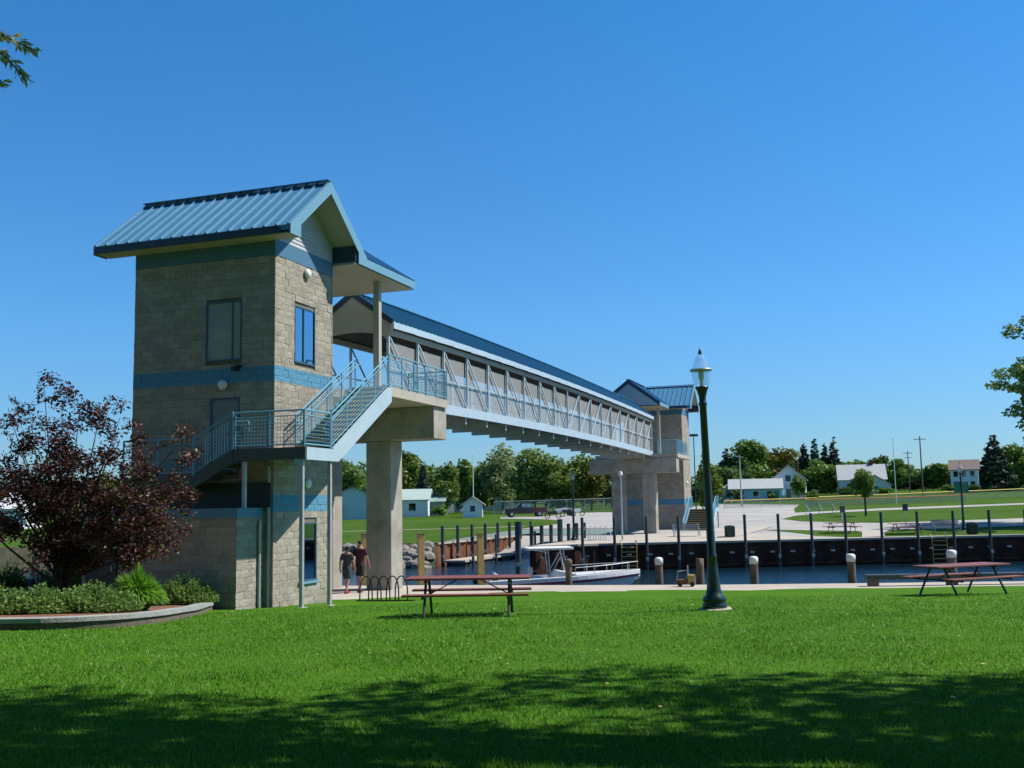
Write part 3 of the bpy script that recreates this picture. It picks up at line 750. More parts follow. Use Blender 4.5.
# ================================================================== NEAR STAIRCASE
st=thing('outdoor_staircase','grey steel outdoor staircase with light blue railings wrapping round the near tower','staircase',OO,BROT)
# landing
L=MB(); L.box(-.92,.68,-1.6,.0,4.35,4.45); L.box(-.92,.0,0,.75,4.35,4.45); L.build('landing','tread',st)
L=MB(); L.box(-.98,-.925,-1.64,.76,4.12,4.46); L.build('landing_beam','greensteel',st)
L=MB(); L.box(-.92,.64,-1.66,-1.605,4.10,4.46); L.prism([(.64,-1.605,4.10),(.95,-1.605,4.10),(4.62,-1.605,6.22),(4.62,-1.605,6.68),(4.35,-1.605,6.68),(.64,-1.605,4.50)],(0,-.055,0)); L.build('stringer','paleblue',st)
L=MB(); L.prism([(.64,-.28,4.10),(.95,-.28,4.10),(4.62,-.28,6.22),(4.62,-.28,6.68),(4.35,-.28,6.68),(.64,-.28,4.50)],(0,-.05,0)); L.build('stringer','railblue',st)
N=13
for i in range(N):
    u=.66+i*.3; z=4.45+(i+1)*2.27/N
    s=MB(); s.box(u+.02,u+.34,-1.60,-.34,z-.04,z); s.add([(u+.025,-1.60,z-.175),(u+.025,-.34,z-.175),(u+.025,-.34,z-.04),(u+.025,-1.60,z-.04)],[(0,1,2,3)]); so_=s.build('step','tread',st)
    MB().box(u-.01,u+.018,-1.59,-.35,z-.06,z+.006).build('nosing','nosing',so_)
railing(st,(.66,-1.57,4.5),(4.5,-1.57,6.72),1.03,posts=4); railing(st,(.66,-.36,4.5),(4.5,-.36,6.72),1.03,posts=4)
railing(st,(-.9,-1.57,4.45),(.6,-1.57,4.45),1.07,posts=1)
railing(st,(-.9,-1.55,4.45),(-.9,.72,4.45),1.07,posts=2,m='railblue')
h=MB()
h.tube([(.75,-1.47,5.3),(.45,-1.47,5.2),(.4,-1.47,5.05),(.45,-1.47,4.95),(.7,-1.47,4.93)],.02,6); h.tube([(-.82,.75,5.3),(-.82,.35,5.3),(-.82,.3,5.2),(-.82,.3,5.0)],.02,6)
h.tube([(.7,-1.47,5.25),(4.5,-1.47,7.5)],.02,6); h.tube([(.7,-.42,5.25),(4.6,-.42,7.55),(4.9,-.42,7.55)],.02,6); h.build('handrail','railblue',st)
# lower flight going down along the dark face, and lower landing
for i in range(4):
    y=.76+i*.33; z=4.45-(i+1)*.182
    MB().box(-.92,-.02,y,y+.34,z-.12,z).build('step','tread',st)
L=MB(); L.prism([(-.98,.72,4.46),(-.98,2.1,3.72),(-.98,2.1,3.35),(-.98,.72,4.08)],(.05,0,0)); L.box(-.98,-.93,2.1,4.6,3.35,3.73); L.build('stringer','greensteel',st)
L=MB().box(-.925,-.02,2.09,4.6,3.6,3.72); L.build('landing','tread',st)
railing(st,(-.95,.76,4.45),(-.95,2.08,3.74),1.09,posts=1); railing(st,(-.95,2.12,3.74),(-.95,4.6,3.74),1.09,posts=2)
# poles
for (px_,w_p,u_p,zt) in ((0,1.49,-.88,4.12),(0,1.55,.60,4.12),(0,-.4,-.88,4.1),(0,-.05,.62,4.1)):
    q=Wp(u_p,w_p); zb=hnear(q.x,q.y)
    po=MB().box(-.05,.05,-.05,.05,zb-.2,zt).build('support_post','galv',st); po.location=(u_p,-w_p,0)
    MB().box(-.13,.13,-.13,.13,zb-.1,zb+.02).build('base_plate','paving',po)
L=MB(); L.beam((-.88,.4,4.22),(.62,.05,4.22),.1,.16); L.build('cross_beam','greensteel',st)
# far staircase at the far tower
ft=thing('outdoor_staircase','blue railed outdoor staircase at the foot of the far tower','staircase',Wp(61.2,1.0,.1),BROT)
N=12
for i in range(N):
    u=i*.3; z=(i+1)*.175
    s=MB(); s.box(u,u+.34,-2.3,-.15,z-.04,z); s.add([(u+.02,-2.3,z-.18),(u+.02,-.15,z-.18),(u+.02,-.15,z-.04),(u+.02,-2.3,z-.04)],[(0,1,2,3)]); q=s.build('step','tread',ft)
    MB().box(u-.02,u-.002,-2.28,-.17,z-.045,z+.004).build('nosing','nosing',q)
for y in(-2.35,-.1):
    MB().prism([(-.05,y,.0),(.3,y,.0),(3.7,y,1.9),(5.2,y,1.9),(5.2,y,2.2),(3.5,y,2.2)],(0,-.05,0)).build('stringer','paleblue',ft)
    railing(ft,(0,y,.1),(3.6,y,2.15),1.05,posts=3); railing(ft,(3.6,y,2.15),(5.2,y,2.15),1.05,posts=1)
MB().box(3.6,5.2,-2.35,-.12,2.0,2.13).build('landing','tread',ft)
for y in(-2.3,-.15): MB().box(5.0,5.1,y-.05,y+.05,-.1,2.0).build('support_post','galv',ft)
# ================================================================== LAMPS
def lamp(loc,label,tilt=(0,0),group=None,conc=True):
    t=thing('street_lamp',label,'lamp',loc,0,group); t.rotation_euler=(tilt[0],tilt[1],.4)
    H=4.42
    MB().lathe([(.245,.0),(.245,.10),(.21,.13),(.235,.16),(.235,.22),(.17,.28),(.14,.40),(.12,.6),(.105,.8),(.09,1.0),(.098,1.02),(.098,1.06),(.085,1.08),(.07,H-.35),(.085,H-.33),(.085,H-.28),(.068,H-.26),(.075,H-.15),(.11,H-.02),(.135,H+.02),(.135,H+.05)],20).build('pole','greenpaint',t,smooth=True)
    if conc: MB().lathe([(.34,-.25),(.34,.0),(.31,.02)],24).build('footing','paving',t)
    lan=MB().lathe([(.12,H+.052),(.16,H+.12),(.195,H+.30),(.20,H+.38)],20).build('globe','clear',t,smooth=True)
    MB().lathe([(.215,H+.381),(.215,H+.42),(.16,H+.47),(.13,H+.60),(.07,H+.70),(.04,H+.715)],20).build('canopy','clear',lan,smooth=True)
    MB().lathe([(.225,H+.375),(.228,H+.395),(.222,H+.41)],24).build('ring','galv',lan,smooth=True)
    MB().lathe([(.03,H+.716),(.04,H+.75),(.02,H+.80),(.008,H+.87)],12).build('finial','greenpaint',lan,smooth=True)
    b=MB().lathe([(.035,H+.06),(.035,H+.18),(.055,H+.22),(.055,H+.34),(.02,H+.38)],12).build('bulb','white',lan,smooth=True)
    return t
lp=od(715,610.5,21.6)
L1=lamp((lp.x,21.6,hnear(lp.x,21.6)+.03),'dark green lamp post with clear lantern on the near lawn, leaning slightly left',(0,-.024))
for px,py,lb in((574,541.5,'dark green lamp post on the far quay left of the far pier'),(964,531,'dark green lamp post with a green banner on the far lawn')):
    b=gfar(px,py); o=dup(L1,(b.x,b.y,b.z),.2,lb); o.rotation_euler=(0,0,.2)
    if px==964:
        bn=MB(); bn.box(-.62,-.08,-.015,.015,3.0,3.75); bn.box(.08,.62,-.015,.015,3.0,3.75)
        bn.build('banner',mat('green_banner',(.02,.18,.12),.6),o)
        bb=MB(); 
        for z in(3.0,3.75): bb.tube([(-.64,0,z),(.64,0,z)],.015,6)
        bb.build('banner_arm','black',o)
# ================================================================== PICNIC TABLES
def picnic(loc,rz,label,group='picnic tables',top='redwood'):
    t=thing('picnic_table',label,'picnic table',loc,rz,group)
    L=1.22
    tp=MB()
    for i in range(5): y=-.36+i*.18; tp.box(-L,L,y-.083,y+.083,.715,.755)
    tp.build('table_top',top,t,bevel=.006)
    for s in(-1,1):
        b=MB()
        for i in range(2): y=s*(.64+i*.15); b.box(-L,L,y-.068,y+.068,.43,.468)
        b.build('bench_seat',top,t,bevel=.006)
    for x in(-.82,.82):
        for s in(-1,1): MB().tube([(x,s*.22,.70),(x,s*.62,.0)],.027,8).build('leg','black',t)
        f=MB(); f.tube([(x,-.8,.40),(x,.8,.40)],.025,8); f.tube([(x,-.36,.69),(x,.36,.69)],.025,8); f.build('cross_bar','black',t)
    b=MB(); 
    for s in(-1,1): b.tube([(s*.80,0,.41),(s*.22,0,.70)],.012,6)
    b.build('brace','black',t)
    return t
P1=picnic((-.93,21.35,hnear(-.93,21.35)),-.05,'red slatted picnic table with black legs on the near lawn, left of the lamp post')
q=od(963,591,27.2); dup(P1,(q.x,27.2,hnear(q.x,27.2)),.42,'red slatted picnic table with black legs on the near lawn at the right')
for px,py,lb,rz in((842,533,'picnic table on the far grass strip, left one of two',.05),(907,534,'picnic table on the far grass strip, right one of two beside the bench',.03)):
    b=gfar(px,py); dup(P1,(b.x,b.y,b.z),rz,lb,scale=1.05)
# benches and trash cans on far quay
BN=mat('grey_bench_slats',(.22,.23,.23),.6)
def bench(loc,rz,label):
    t=thing('park_bench',label,'bench',loc,rz,'grey metal park benches on the far quay')
    s=MB(); k=MB()
    for i in range(5): s.box(-1.05,1.05,-.22+i*.1,-.22+i*.1+.08,.42,.45)
    for i in range(5): k.box(-1.05,1.05,.27+i*.02,.30+i*.02,.5+i*.1,.58+i*.1)
    s.build('seat',BN,t); k.build('backrest',BN,t)
    for x in(-.95,.95):
        MB().tube([(x,-.25,0),(x,-.22,.6),(x,.25,.62)],.03,6).build('armrest','galv',t); MB().tube([(x,.25,0),(x,.27,.5),(x,.38,1.0)],.03,6).build('leg','galv',t)
    return t
b=gfar(687,537); bench((b.x,b.y,b.z+.02),.05,'grey metal park bench in front of the far tower stairs')
b=gfar(947,533.5); bench((b.x,b.y,b.z+.02),.02,'grey metal park bench on the far lawn beside the green bin')
for px,py,lb in((730,537.5,'dark green bin on the far lawn right of the far tower'),(972.5,534.5,'dark green bin beside the far lamp post with the banner')):
    b=gfar(px,py); t=thing('trash_can',lb,'trash can',(b.x,b.y,b.z),0,'dark green bins on the far lawn')
    MB().lathe([(.28,0),(.33,.05),(.36,.75),(.37,.78)],18).build('body','greenpaint',t); MB().lathe([(.39,.782),(.39,.84),(.2,.9),(.05,.91)],18).build('lid','greenpaint',t)
    bn=MB()
    for k in range(18): a=2*PI*k/18; bn.box(.37*math.cos(a)-.02,.37*math.cos(a)+.02,.37*math.sin(a)-.02,.37*math.sin(a)+.02,.06,.78)
    bn.build('slats','greenpaint',t)
# dock pump / winch unit on near quay
b=od(686,583.5,39.4)
t=thing('dock_cart','small rusty cart with a raised handle standing at the near quay edge','cart',(b.x-.1,38.9,ZP),0)
MB().box(-.32,.05,-.14,.14,.10,.26).build('tank','rust',t,bevel=.03); MB().box(.08,.34,-.16,.16,.08,.42).build('box','yellowtimber',t,bevel=.02)
h=MB(); h.tube([(-.3,0,.26),(-.26,0,.55),(.1,0,.58),(.12,0,.42)],.018,6); h.build('handle','galv',t)
MB().tube([(.1,0,.42),(.1,0,.76)],.02,6).build('post','galv',t)
for x in(-.22,.22):
    w=MB(); w.lathe([(.08,-.02),(.09,0),(.08,.02)],14); o=w.build('wheel','rubber',t); o.location=(x,-.18,.092); o.rotation_euler=(PI/2,0,0)
# ================================================================== BOAT
def boat():
    st_=od(487,572,45.6); bw=od(640,573,46.4)
    Lb=(bw-st_).length*1.0
    t=thing('motor_boat','white centre console motor boat with flat canopy moored at the near quay','boat',(st_.x,st_.y,-1.38),math.atan2(bw.y-st_.y,bw.x-st_.x))
    secs=[]; n=16
    for i in range(n+1):
        s=i/n; x=Lb*s
        hb=1.15*(1-max(0,(s-.45)/.55)**2.2)*(.92+.08*min(1,s*4)); hb=max(hb,.02)
        sheer=.98+.16*s**.8+.14*s**2; chine=.18+.55*max(0,(s-.5)/.5)**2; keel=-.35+(1.15*max(0,(s-.72)/.28)**2)
        xr=x-(.0 if s<.8 else 0)
        cb=hb*(.86-.25*s)
        secs.append([(xr-.55*max(0,(s-.6)/.4)**2,0,keel),(xr-.3*max(0,(s-.6)/.4)**2,cb,chine),(xr-.12*max(0,(s-.6)/.4),hb*.97,sheer-.28),(xr,hb,sheer-.16),(xr,hb,sheer),(xr,hb-.14 if hb>.2 else hb*.3,sheer+.015),(xr,max(hb-.16,.005),sheer-.3)])
    def skin(idx,name,m,both=True):
        mb=MB()
        for sy in(1,-1):
            k=len(mb.v)
            for sc in secs:
                for j in idx: x,y,z=sc[j]; mb.v.append((x,sy*y,z))
            w=len(idx)
            for i in range(n):
                for j in range(w-1):
                    a=k+i*w+j; mb.f.append((a,a+1,a+w+1,a+w))
        return mb
    hull=skin([0,1,2],'h','m'); k=len(hull.v)
    c=secs[0]; hull.add([(c[0][0],0,c[0][2]),c[1],c[2],(c[2][0],-c[2][1],c[2][2]),(c[1][0],-c[1][1],c[1][2])],[(0,1,2,3,4)])
    hull.build('hull',mat('grey_white_gelcoat',(.50,.56,.58),.25),t,smooth=False)
    skin([2,3],'s','m').build('stripe',mat('maroon_stripe',(.25,.07,.10),.3),t)
    skin([3,4,5,6],'g','m').build('gunwale',mat('white_gelcoat',(.80,.80,.82),.2),t)
    d=MB()
    for i in range(n):
        a,b_=secs[i],secs[i+1]; zz=lambda s:.42 if s/n<.62 else .42+.5*((s/n-.62)/.38)
        d.add([(a[6][0],a[6][1],zz(i)),(a[6][0],-a[6][1],zz(i)),(b_[6][0],-b_[6][1],zz(i+1)),(b_[6][0],b_[6][1],zz(i+1))],[(0,1,2,3)])
    d.build('deck','white',t)
    fx=.27*Lb
    fd=MB(); 
    # foredeck cap
    for i in range(9,n):
        a,b_=secs[i],secs[i+1]; fd.add([(a[5][0],a[5][1],a[5][2]+.02),(a[5][0],-a[5][1],a[5][2]+.02),(b_[5][0],-b_[5][1],b_[5][2]+.02),(b_[5][0],b_[5][1],b_[5][2]+.02)],[(0,1,2,3)])
    fd.build('foredeck',mat('pale_deck',(.72,.74,.76),.3),t)
    cx=.50*Lb
    c=MB(); c.prism([(cx-.55,-.4,.42),(cx+.35,-.4,.42),(cx+.15,-.4,1.25),(cx-.35,-.4,1.35),(cx-.55,-.4,1.1)],(0,.8,0)); co=c.build('console','white',t,bevel=.03)
    MB().prism([(cx+.17,-.36,1.26),(cx-.13,-.36,1.85),(cx-.16,-.36,1.85),(cx+.13,-.36,1.26)],(0,.72,0)).build('windscreen','clear',co)
    MB().tube([(cx-.62+.0,.16*math.cos(a),1.18+.16*math.sin(a)) for a in [2*PI*k/12 for k in range(13)]],.02,6).build('steering_wheel','black',co)
    tt=MB(); tt.box(.25*Lb,.25*Lb+1.95,-.8,.8,2.22,2.32); tt.build('canopy','white',t,bevel=.03)
    pl=MB()
    for y in(-.42,.42):
        pl.tube([(cx-.6,y,.5),(cx-.75,y,2.22)],.025,6); pl.tube([(cx+.2,y,.6),(cx-.1,y,2.22)],.025,6); pl.tube([(cx-.65,y,1.2),(cx-.1,y,2.1)],.018,6)
        pl.tube([(cx-.75,y,2.1),(cx-1.4,y,2.22)],.018,6)
    pl.build('canopy_frame','galv',t)
    s=MB(); s.box(cx-1.45,cx-1.0,-.45,.45,.42,.95); s.box(cx-1.5,cx-.95,-.5,.5,.95,1.08); s.box(cx-1.52,cx-1.42,-.48,.48,1.08,1.5); s.build('helm_seat','siding',t,bevel=.03)
    s=MB(); s.box(.35,.9,-.8,.8,.42,.82); s.box(.3,.42,-.8,.8,.82,1.25); s.build('rear_seat','siding',t,bevel=.03)
    r=MB()
    for y in(-1,1):
        pts=[]
        for i in range(9,n+1):
            p=secs[i][4]; pts.append((p[0]-.1,y*max(p[1]-.12,.03),p[2]+.34)); 
            if i%2==1: r.tube([(p[0]-.1,y*max(p[1]-.12,.03),p[2]),(p[0]-.1,y*max(p[1]-.12,.03),p[2]+.34)],.014,6)
        r.tube(pts,.018,6)
    r.build('bow_rail','galv',t)
    m=MB(); m.prism([(-.62,-.2,.75),(-.1,-.2,.7),(-.05,-.2,1.05),(-.25,-.2,1.22),(-.6,-.2,1.15)],(0,.4,0)); m.v=[(x,y,z+.1) for x,y,z in m.v]; mo=m.build('outboard_motor','black',t,bevel=.06)
    MB().box(-.38,-.2,-.09,.09,-.4,.75).build('drive_leg','black',mo)
boat()
# ================================================================== PEOPLE
def person(loc,rz,label,h=1.75,shirt=(.05,.05,.06),trouser=(.02,.03,.05),hair=(.01,.01,.01),shoe=(.3,.02,.02),bare=True,sleeve=True,stride=.18,woman=False):
    t=thing('person',label,'person',loc,rz); k=h/1.75
    sk_m=M['skin']
    def skinmesh(name,verts,edges,rad,m,parent,root=0,sub=2):
        me=bpy.data.meshes.new(name); me.from_pydata([tuple(c*k for c in v) for v in verts],edges,[]); o=bpy.data.objects.new(name,me); COL.objects.link(o); o.parent=parent
        md=o.modifiers.new('skin','SKIN'); md.use_smooth_shade=True
        for i,r in enumerate(rad):
            rr=r if isinstance(r,tuple) else (r,r)
            me.skin_vertices[0].data[i].radius=(rr[0]*k,rr[1]*k)
        me.skin_vertices[0].data[root].use_root=True
        s=o.modifiers.new('sub','SUBSURF'); s.levels=sub; s.render_levels=sub; me.materials.append(m); return o
    s=stride
    V=[(0,0,.95),(0,0,1.12),(0,0,1.32),(0,0,1.46),(0,-.02,1.54),(0,-.03,1.64),(0,-.035,1.70)]
    E=[(0,1),(1,2),(2,3),(3,4),(4,5),(5,6)]
    Rr=[(.15,.11),(.135,.10),(.16,.11),(.11,.08),.052,(.078,.095),(.06,.075)]
    def add(p,parent,r): V.append(p); E.append((parent,len(V)-1)); Rr.append(r); return len(V)-1
    for sx in(-1,1):
        dy=s*sx
        a=add((sx*.095,0,.86),0,.088); b=add((sx*.10,-dy*.5-.03,.50),a,.058); c=add((sx*.10,-dy*.9+(.10 if dy<0 else 0),.09),b,.038); d=add((sx*.11,-dy*.9-.13+(.1 if dy<0 else 0),.035),c,.035)
        a=add((sx*.185,0,1.43),3,.055); b=add((sx*.23,.02+dy*.5,1.16),a,.042); c=add((sx*.245,-.05+dy*.8,.92),b,.03); d=add((sx*.24,-.07+dy*.85,.85),c,.032)
        for f in range(4): 
            g=add((sx*.235+(f-1.5)*.0,-.085+dy*.85-.02*(1.5-f)*.9,.79-.01*(f%2)),d,.011)
            add((sx*.225,-.09+dy*.85-.02*(1.5-f)*.9,.755-.008*(f in(1,2))),g,.009)
        g=add((sx*.215,-.11+dy*.85,.83),d,.012); add((sx*.205,-.13+dy*.85,.80),g,.010)
    body=skinmesh('body',V,E,Rr,sk_m,t)
    # clothing as own shells
    tv=[(0,0,.80),(0,0,1.12),(0,0,1.32),(0,0,1.44)]; te=[(0,1),(1,2),(2,3)]; tr=[(.185,.135),(.165,.125),(.185,.13),(.13,.095)]
    for sx in(-1,1):
        i=len(tv); tv+=[(sx*.185,0,1.43),(sx*.225,.015+s*sx*.4,1.22)]; te+=[(3,i),(i,i+1)]; tr+=[.075,.066]
    skinmesh('shirt',tv,te,tr,mat('shirt_'+str(len(bpy.data.materials)),shirt,.8),t)
    tv=[(0,0,1.05),(0,0,.88)]; te=[(0,1)]; tr=[(.175,.13),(.17,.13)]
    for sx in(-1,1):
        dy=s*sx; i=len(tv); tv+=[(sx*.095,-dy*.12,.76),(sx*.10,-dy*.42-.02,.52)]; te+=[(1,i),(i,i+1)]; tr+=[.112,.092]
    if not bare:
        tv[3]=(-.1,.0+s*.5-.03,.50); 
    skinmesh('shorts',tv,te,tr,mat('shorts_'+str(len(bpy.data.materials)),trouser,.85),t)
    hv=[(0,0.0,1.60),(0,.0,1.68),(0,-.01,1.735)]; skinmesh('hair',hv,[(0,1),(1,2)],[(.082,.075),(.092,.10),(.062,.07)] if not woman else [(.095,.09),(.098,.105),(.065,.07)],mat('hair_'+str(len(bpy.data.materials)),hair,.7),t)
    # face
    fm=MB(); fm.box(-.012*k,.012*k,-.145*k,-.12*k,1.60*k,1.645*k); fm.build('nose','skin',t)
    e=MB()
    for sx in(-1,1): e.box(sx*.035*k-.012*k,sx*.035*k+.012*k,-.132*k,-.118*k,1.645*k,1.657*k)
    e.build('eyes','black',t)
    for sx in(-1,1):
        dy=s*sx; y=-dy*.9+(.10 if dy<0 else 0)
        sh=MB(); sh.prism([(sx*.105*k-.048*k,(y+.06)*k,.0),(sx*.105*k+.048*k,(y+.06)*k,.0),(sx*.105*k+.045*k,(y-.2)*k,.0),(sx*.105*k-.045*k,(y-.2)*k,.0)],(0,0,.085*k)); sh.build('shoe',mat('shoe_'+str(len(bpy.data.materials)),shoe,.6),t,bevel=.02)
    return t
g=od(347,591,38.6); person((g.x,38.6,ZP),PI-.35,'person in a loose dark top and shorts, left one of the pair by the pillar',1.66,(.035,.04,.045),(.02,.04,.05),(.012,.01,.01),(.35,.02,.02),woman=True)
g=od(360,590,39.0); person((g.x,39.0,ZP),PI-.35,'person in a dark maroon shirt and shorts, right one of the pair by the pillar',1.86,(.06,.012,.02),(.015,.012,.015),(.05,.025,.015),(.03,.02,.02))
g=od(33,590,35.0); person((g.x,35.0,hnear(g.x,35)),PI/2,'person in a light blue shirt behind the planted bed, half hidden by leaves',1.6,(.35,.55,.62),(.02,.03,.06),(.03,.02,.015),(.4,.03,.03))
# ================================================================== FOLIAGE
def leaves(centers,radii,n,size,flat=.6,rs=None,shell=.35):
    """leaf quads spread through ellipsoidal clumps"""
    c=np.asarray(centers,float); r=np.asarray(radii,float)
    if r.ndim==1: r=np.repeat(r[:,None],3,1)
    wt=(r[:,0]*r[:,1]*r[:,2])**.72; wt/=wt.sum()
    idx=rng.choice(len(c),n,p=wt)
    d=rng.normal(size=(n,3)); d/=np.linalg.norm(d,axis=1)[:,None]
    rad=(shell+(1-shell)*rng.random(n)**.6)[:,None]
    p=c[idx]+d*r[idx]*rad
    a=rng.normal(size=(n,3)); a[:,2]*=flat; a/=np.linalg.norm(a,axis=1)[:,None]
    b=np.cross(a,d+rng.normal(size=(n,3))*.7); b/=np.linalg.norm(b,axis=1)[:,None]+1e-9
    s=(size*(.6+.8*rng.random(n)))[:,None]
    V=np.stack([p-a*s,p-b*s*.45,p+a*s,p+b*s*.45],1).reshape(-1,3)
    return V,np.arange(4*n).reshape(-1,4)
def limbs(t,base,top,r,tips,m='bark',name='trunk'):
    mb=MB(); base=Vector(base);top=Vector(top)
    mid=(base+top)/2+Vector((random.uniform(-.15,.15),random.uniform(-.15,.15),0))*r*4
    mb.tube([base-Vector((0,0,.3)),base+Vector((0,0,.15)),mid,top],[r*1.35,r,r*.75,r*.35],9)
    for tp in tips:
        tp=Vector(tp); f=random.uniform(.35,.85); s0=base+(top-base)*f
        m1=(s0+tp)/2+Vector((0,0,-.08*(tp-s0).length)); mb.tube([s0,m1,tp],[r*.42,r*.26,r*.06],6)
    return mb.build(name,m,t)
LM={
 'green':leafmat('leaf_green',(.06,.125,.02),(.21,.33,.06)),
 'yellowgreen':leafmat('leaf_yellow_green',(.06,.12,.015),(.22,.30,.045)),
 'olive':leafmat('leaf_olive',(.08,.14,.025),(.25,.34,.07)),
 'dark':leafmat('leaf_dark',(.04,.085,.02),(.14,.22,.05)),
 'spruce':leafmat('needle_blue',(.02,.04,.035),(.05,.085,.075),.1),
 'conifer':leafmat('needle_green',(.016,.036,.018),(.05,.085,.035),.1),
 'pale':leafmat('leaf_pale',(.14,.20,.07),(.40,.46,.20),.5),
 'autumn':leafmat('leaf_turning',(.06,.09,.015),(.25,.20,.03)),
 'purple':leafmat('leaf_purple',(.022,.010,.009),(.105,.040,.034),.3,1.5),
 'purplelit':leafmat('leaf_rose_highlight',(.09,.028,.028),(.20,.075,.065),.25,2),  # lighter copy of the purple leaves, sunlit highlights put into the colour
 'shrub':leafmat('leaf_shrub',(.05,.12,.015),(.16,.30,.035),.35,3),
 'juniper':leafmat('leaf_juniper',(.10,.19,.04),(.26,.40,.10),.3,3),
 'blade':leafmat('grass_clump_blade',(.09,.24,.015),(.24,.48,.05),.35,4)}
def tree(px,pyb,pyt,wpx,d,mt,label,kind='round',group=None,n=2600,name='tree',cat='tree',leaf=None,base_frac=None):
    s=d/FPX; n=int(n*1.5); wpx=wpx*(1.22 if kind!='conifer' else 1.15); b=od(px,pyb,d); zb=hfar(b.x,d) if d>70 else hnear(b.x,d)
    zt=od(px,pyt,d).z; H=max(1.5,zt-zb); Wd=wpx*s/2
    t=thing(name,label,cat,(b.x,d,zb),0,group); size=leaf or max(.16,.0021*d)
    if kind=='conifer':
        C=[];R=[]; L=int(10+H)
        for i in range(L):
            f=i/L; z=H*(.06+.92*f); rr=Wd*(1-f)**.85+.12
            k=max(3,int(7*(1-f)+2))
            for j in range(k):
                a=2*PI*(j/k)+random.random(); q=rr*random.uniform(.45,.8)
                C.append((q*math.cos(a),q*math.sin(a),z-q*.18+random.uniform(-.2,.2))); R.append((rr*.42,rr*.42,H/L*.55+.12))
        V,F=leaves(C,R,n,size,.35,shell=.2); tips=[]
    else:
        cb=base_frac if base_frac is not None else (.0 if kind=='bush' else .03)
        C=[];R=[]; k=24 if kind!='tallrow' else 18
        cz=H*(cb+(1-cb)/2); hz=H*(1-cb)/2
        for i in range(k):
            v=rng.normal(size=3); v/=np.linalg.norm(v); q=random.uniform(.35,.80)
            taper=1-.25*max(0,v[2])
            C.append((v[0]*Wd*q*taper,v[1]*Wd*q*taper,cz+v[2]*hz*q)); rr=random.uniform(.26,.46)
            R.append((Wd*rr,Wd*rr,hz*rr*.85))
        C.append((0,0,cz)); R.append((Wd*.55,Wd*.55,hz*.6))
        V,F=leaves(C,R,n,size); tips=[tuple(c) for c in C[:7]]
    fastmesh('crown',V,F,LM[mt],t); limbs(t,(0,0,0),(0,0,H*(.9 if kind=='conifer' else .6)),max(.08,.022*H),tips)
    return t
GB='trees behind the launch basin'; GR='trees behind the far lawn'
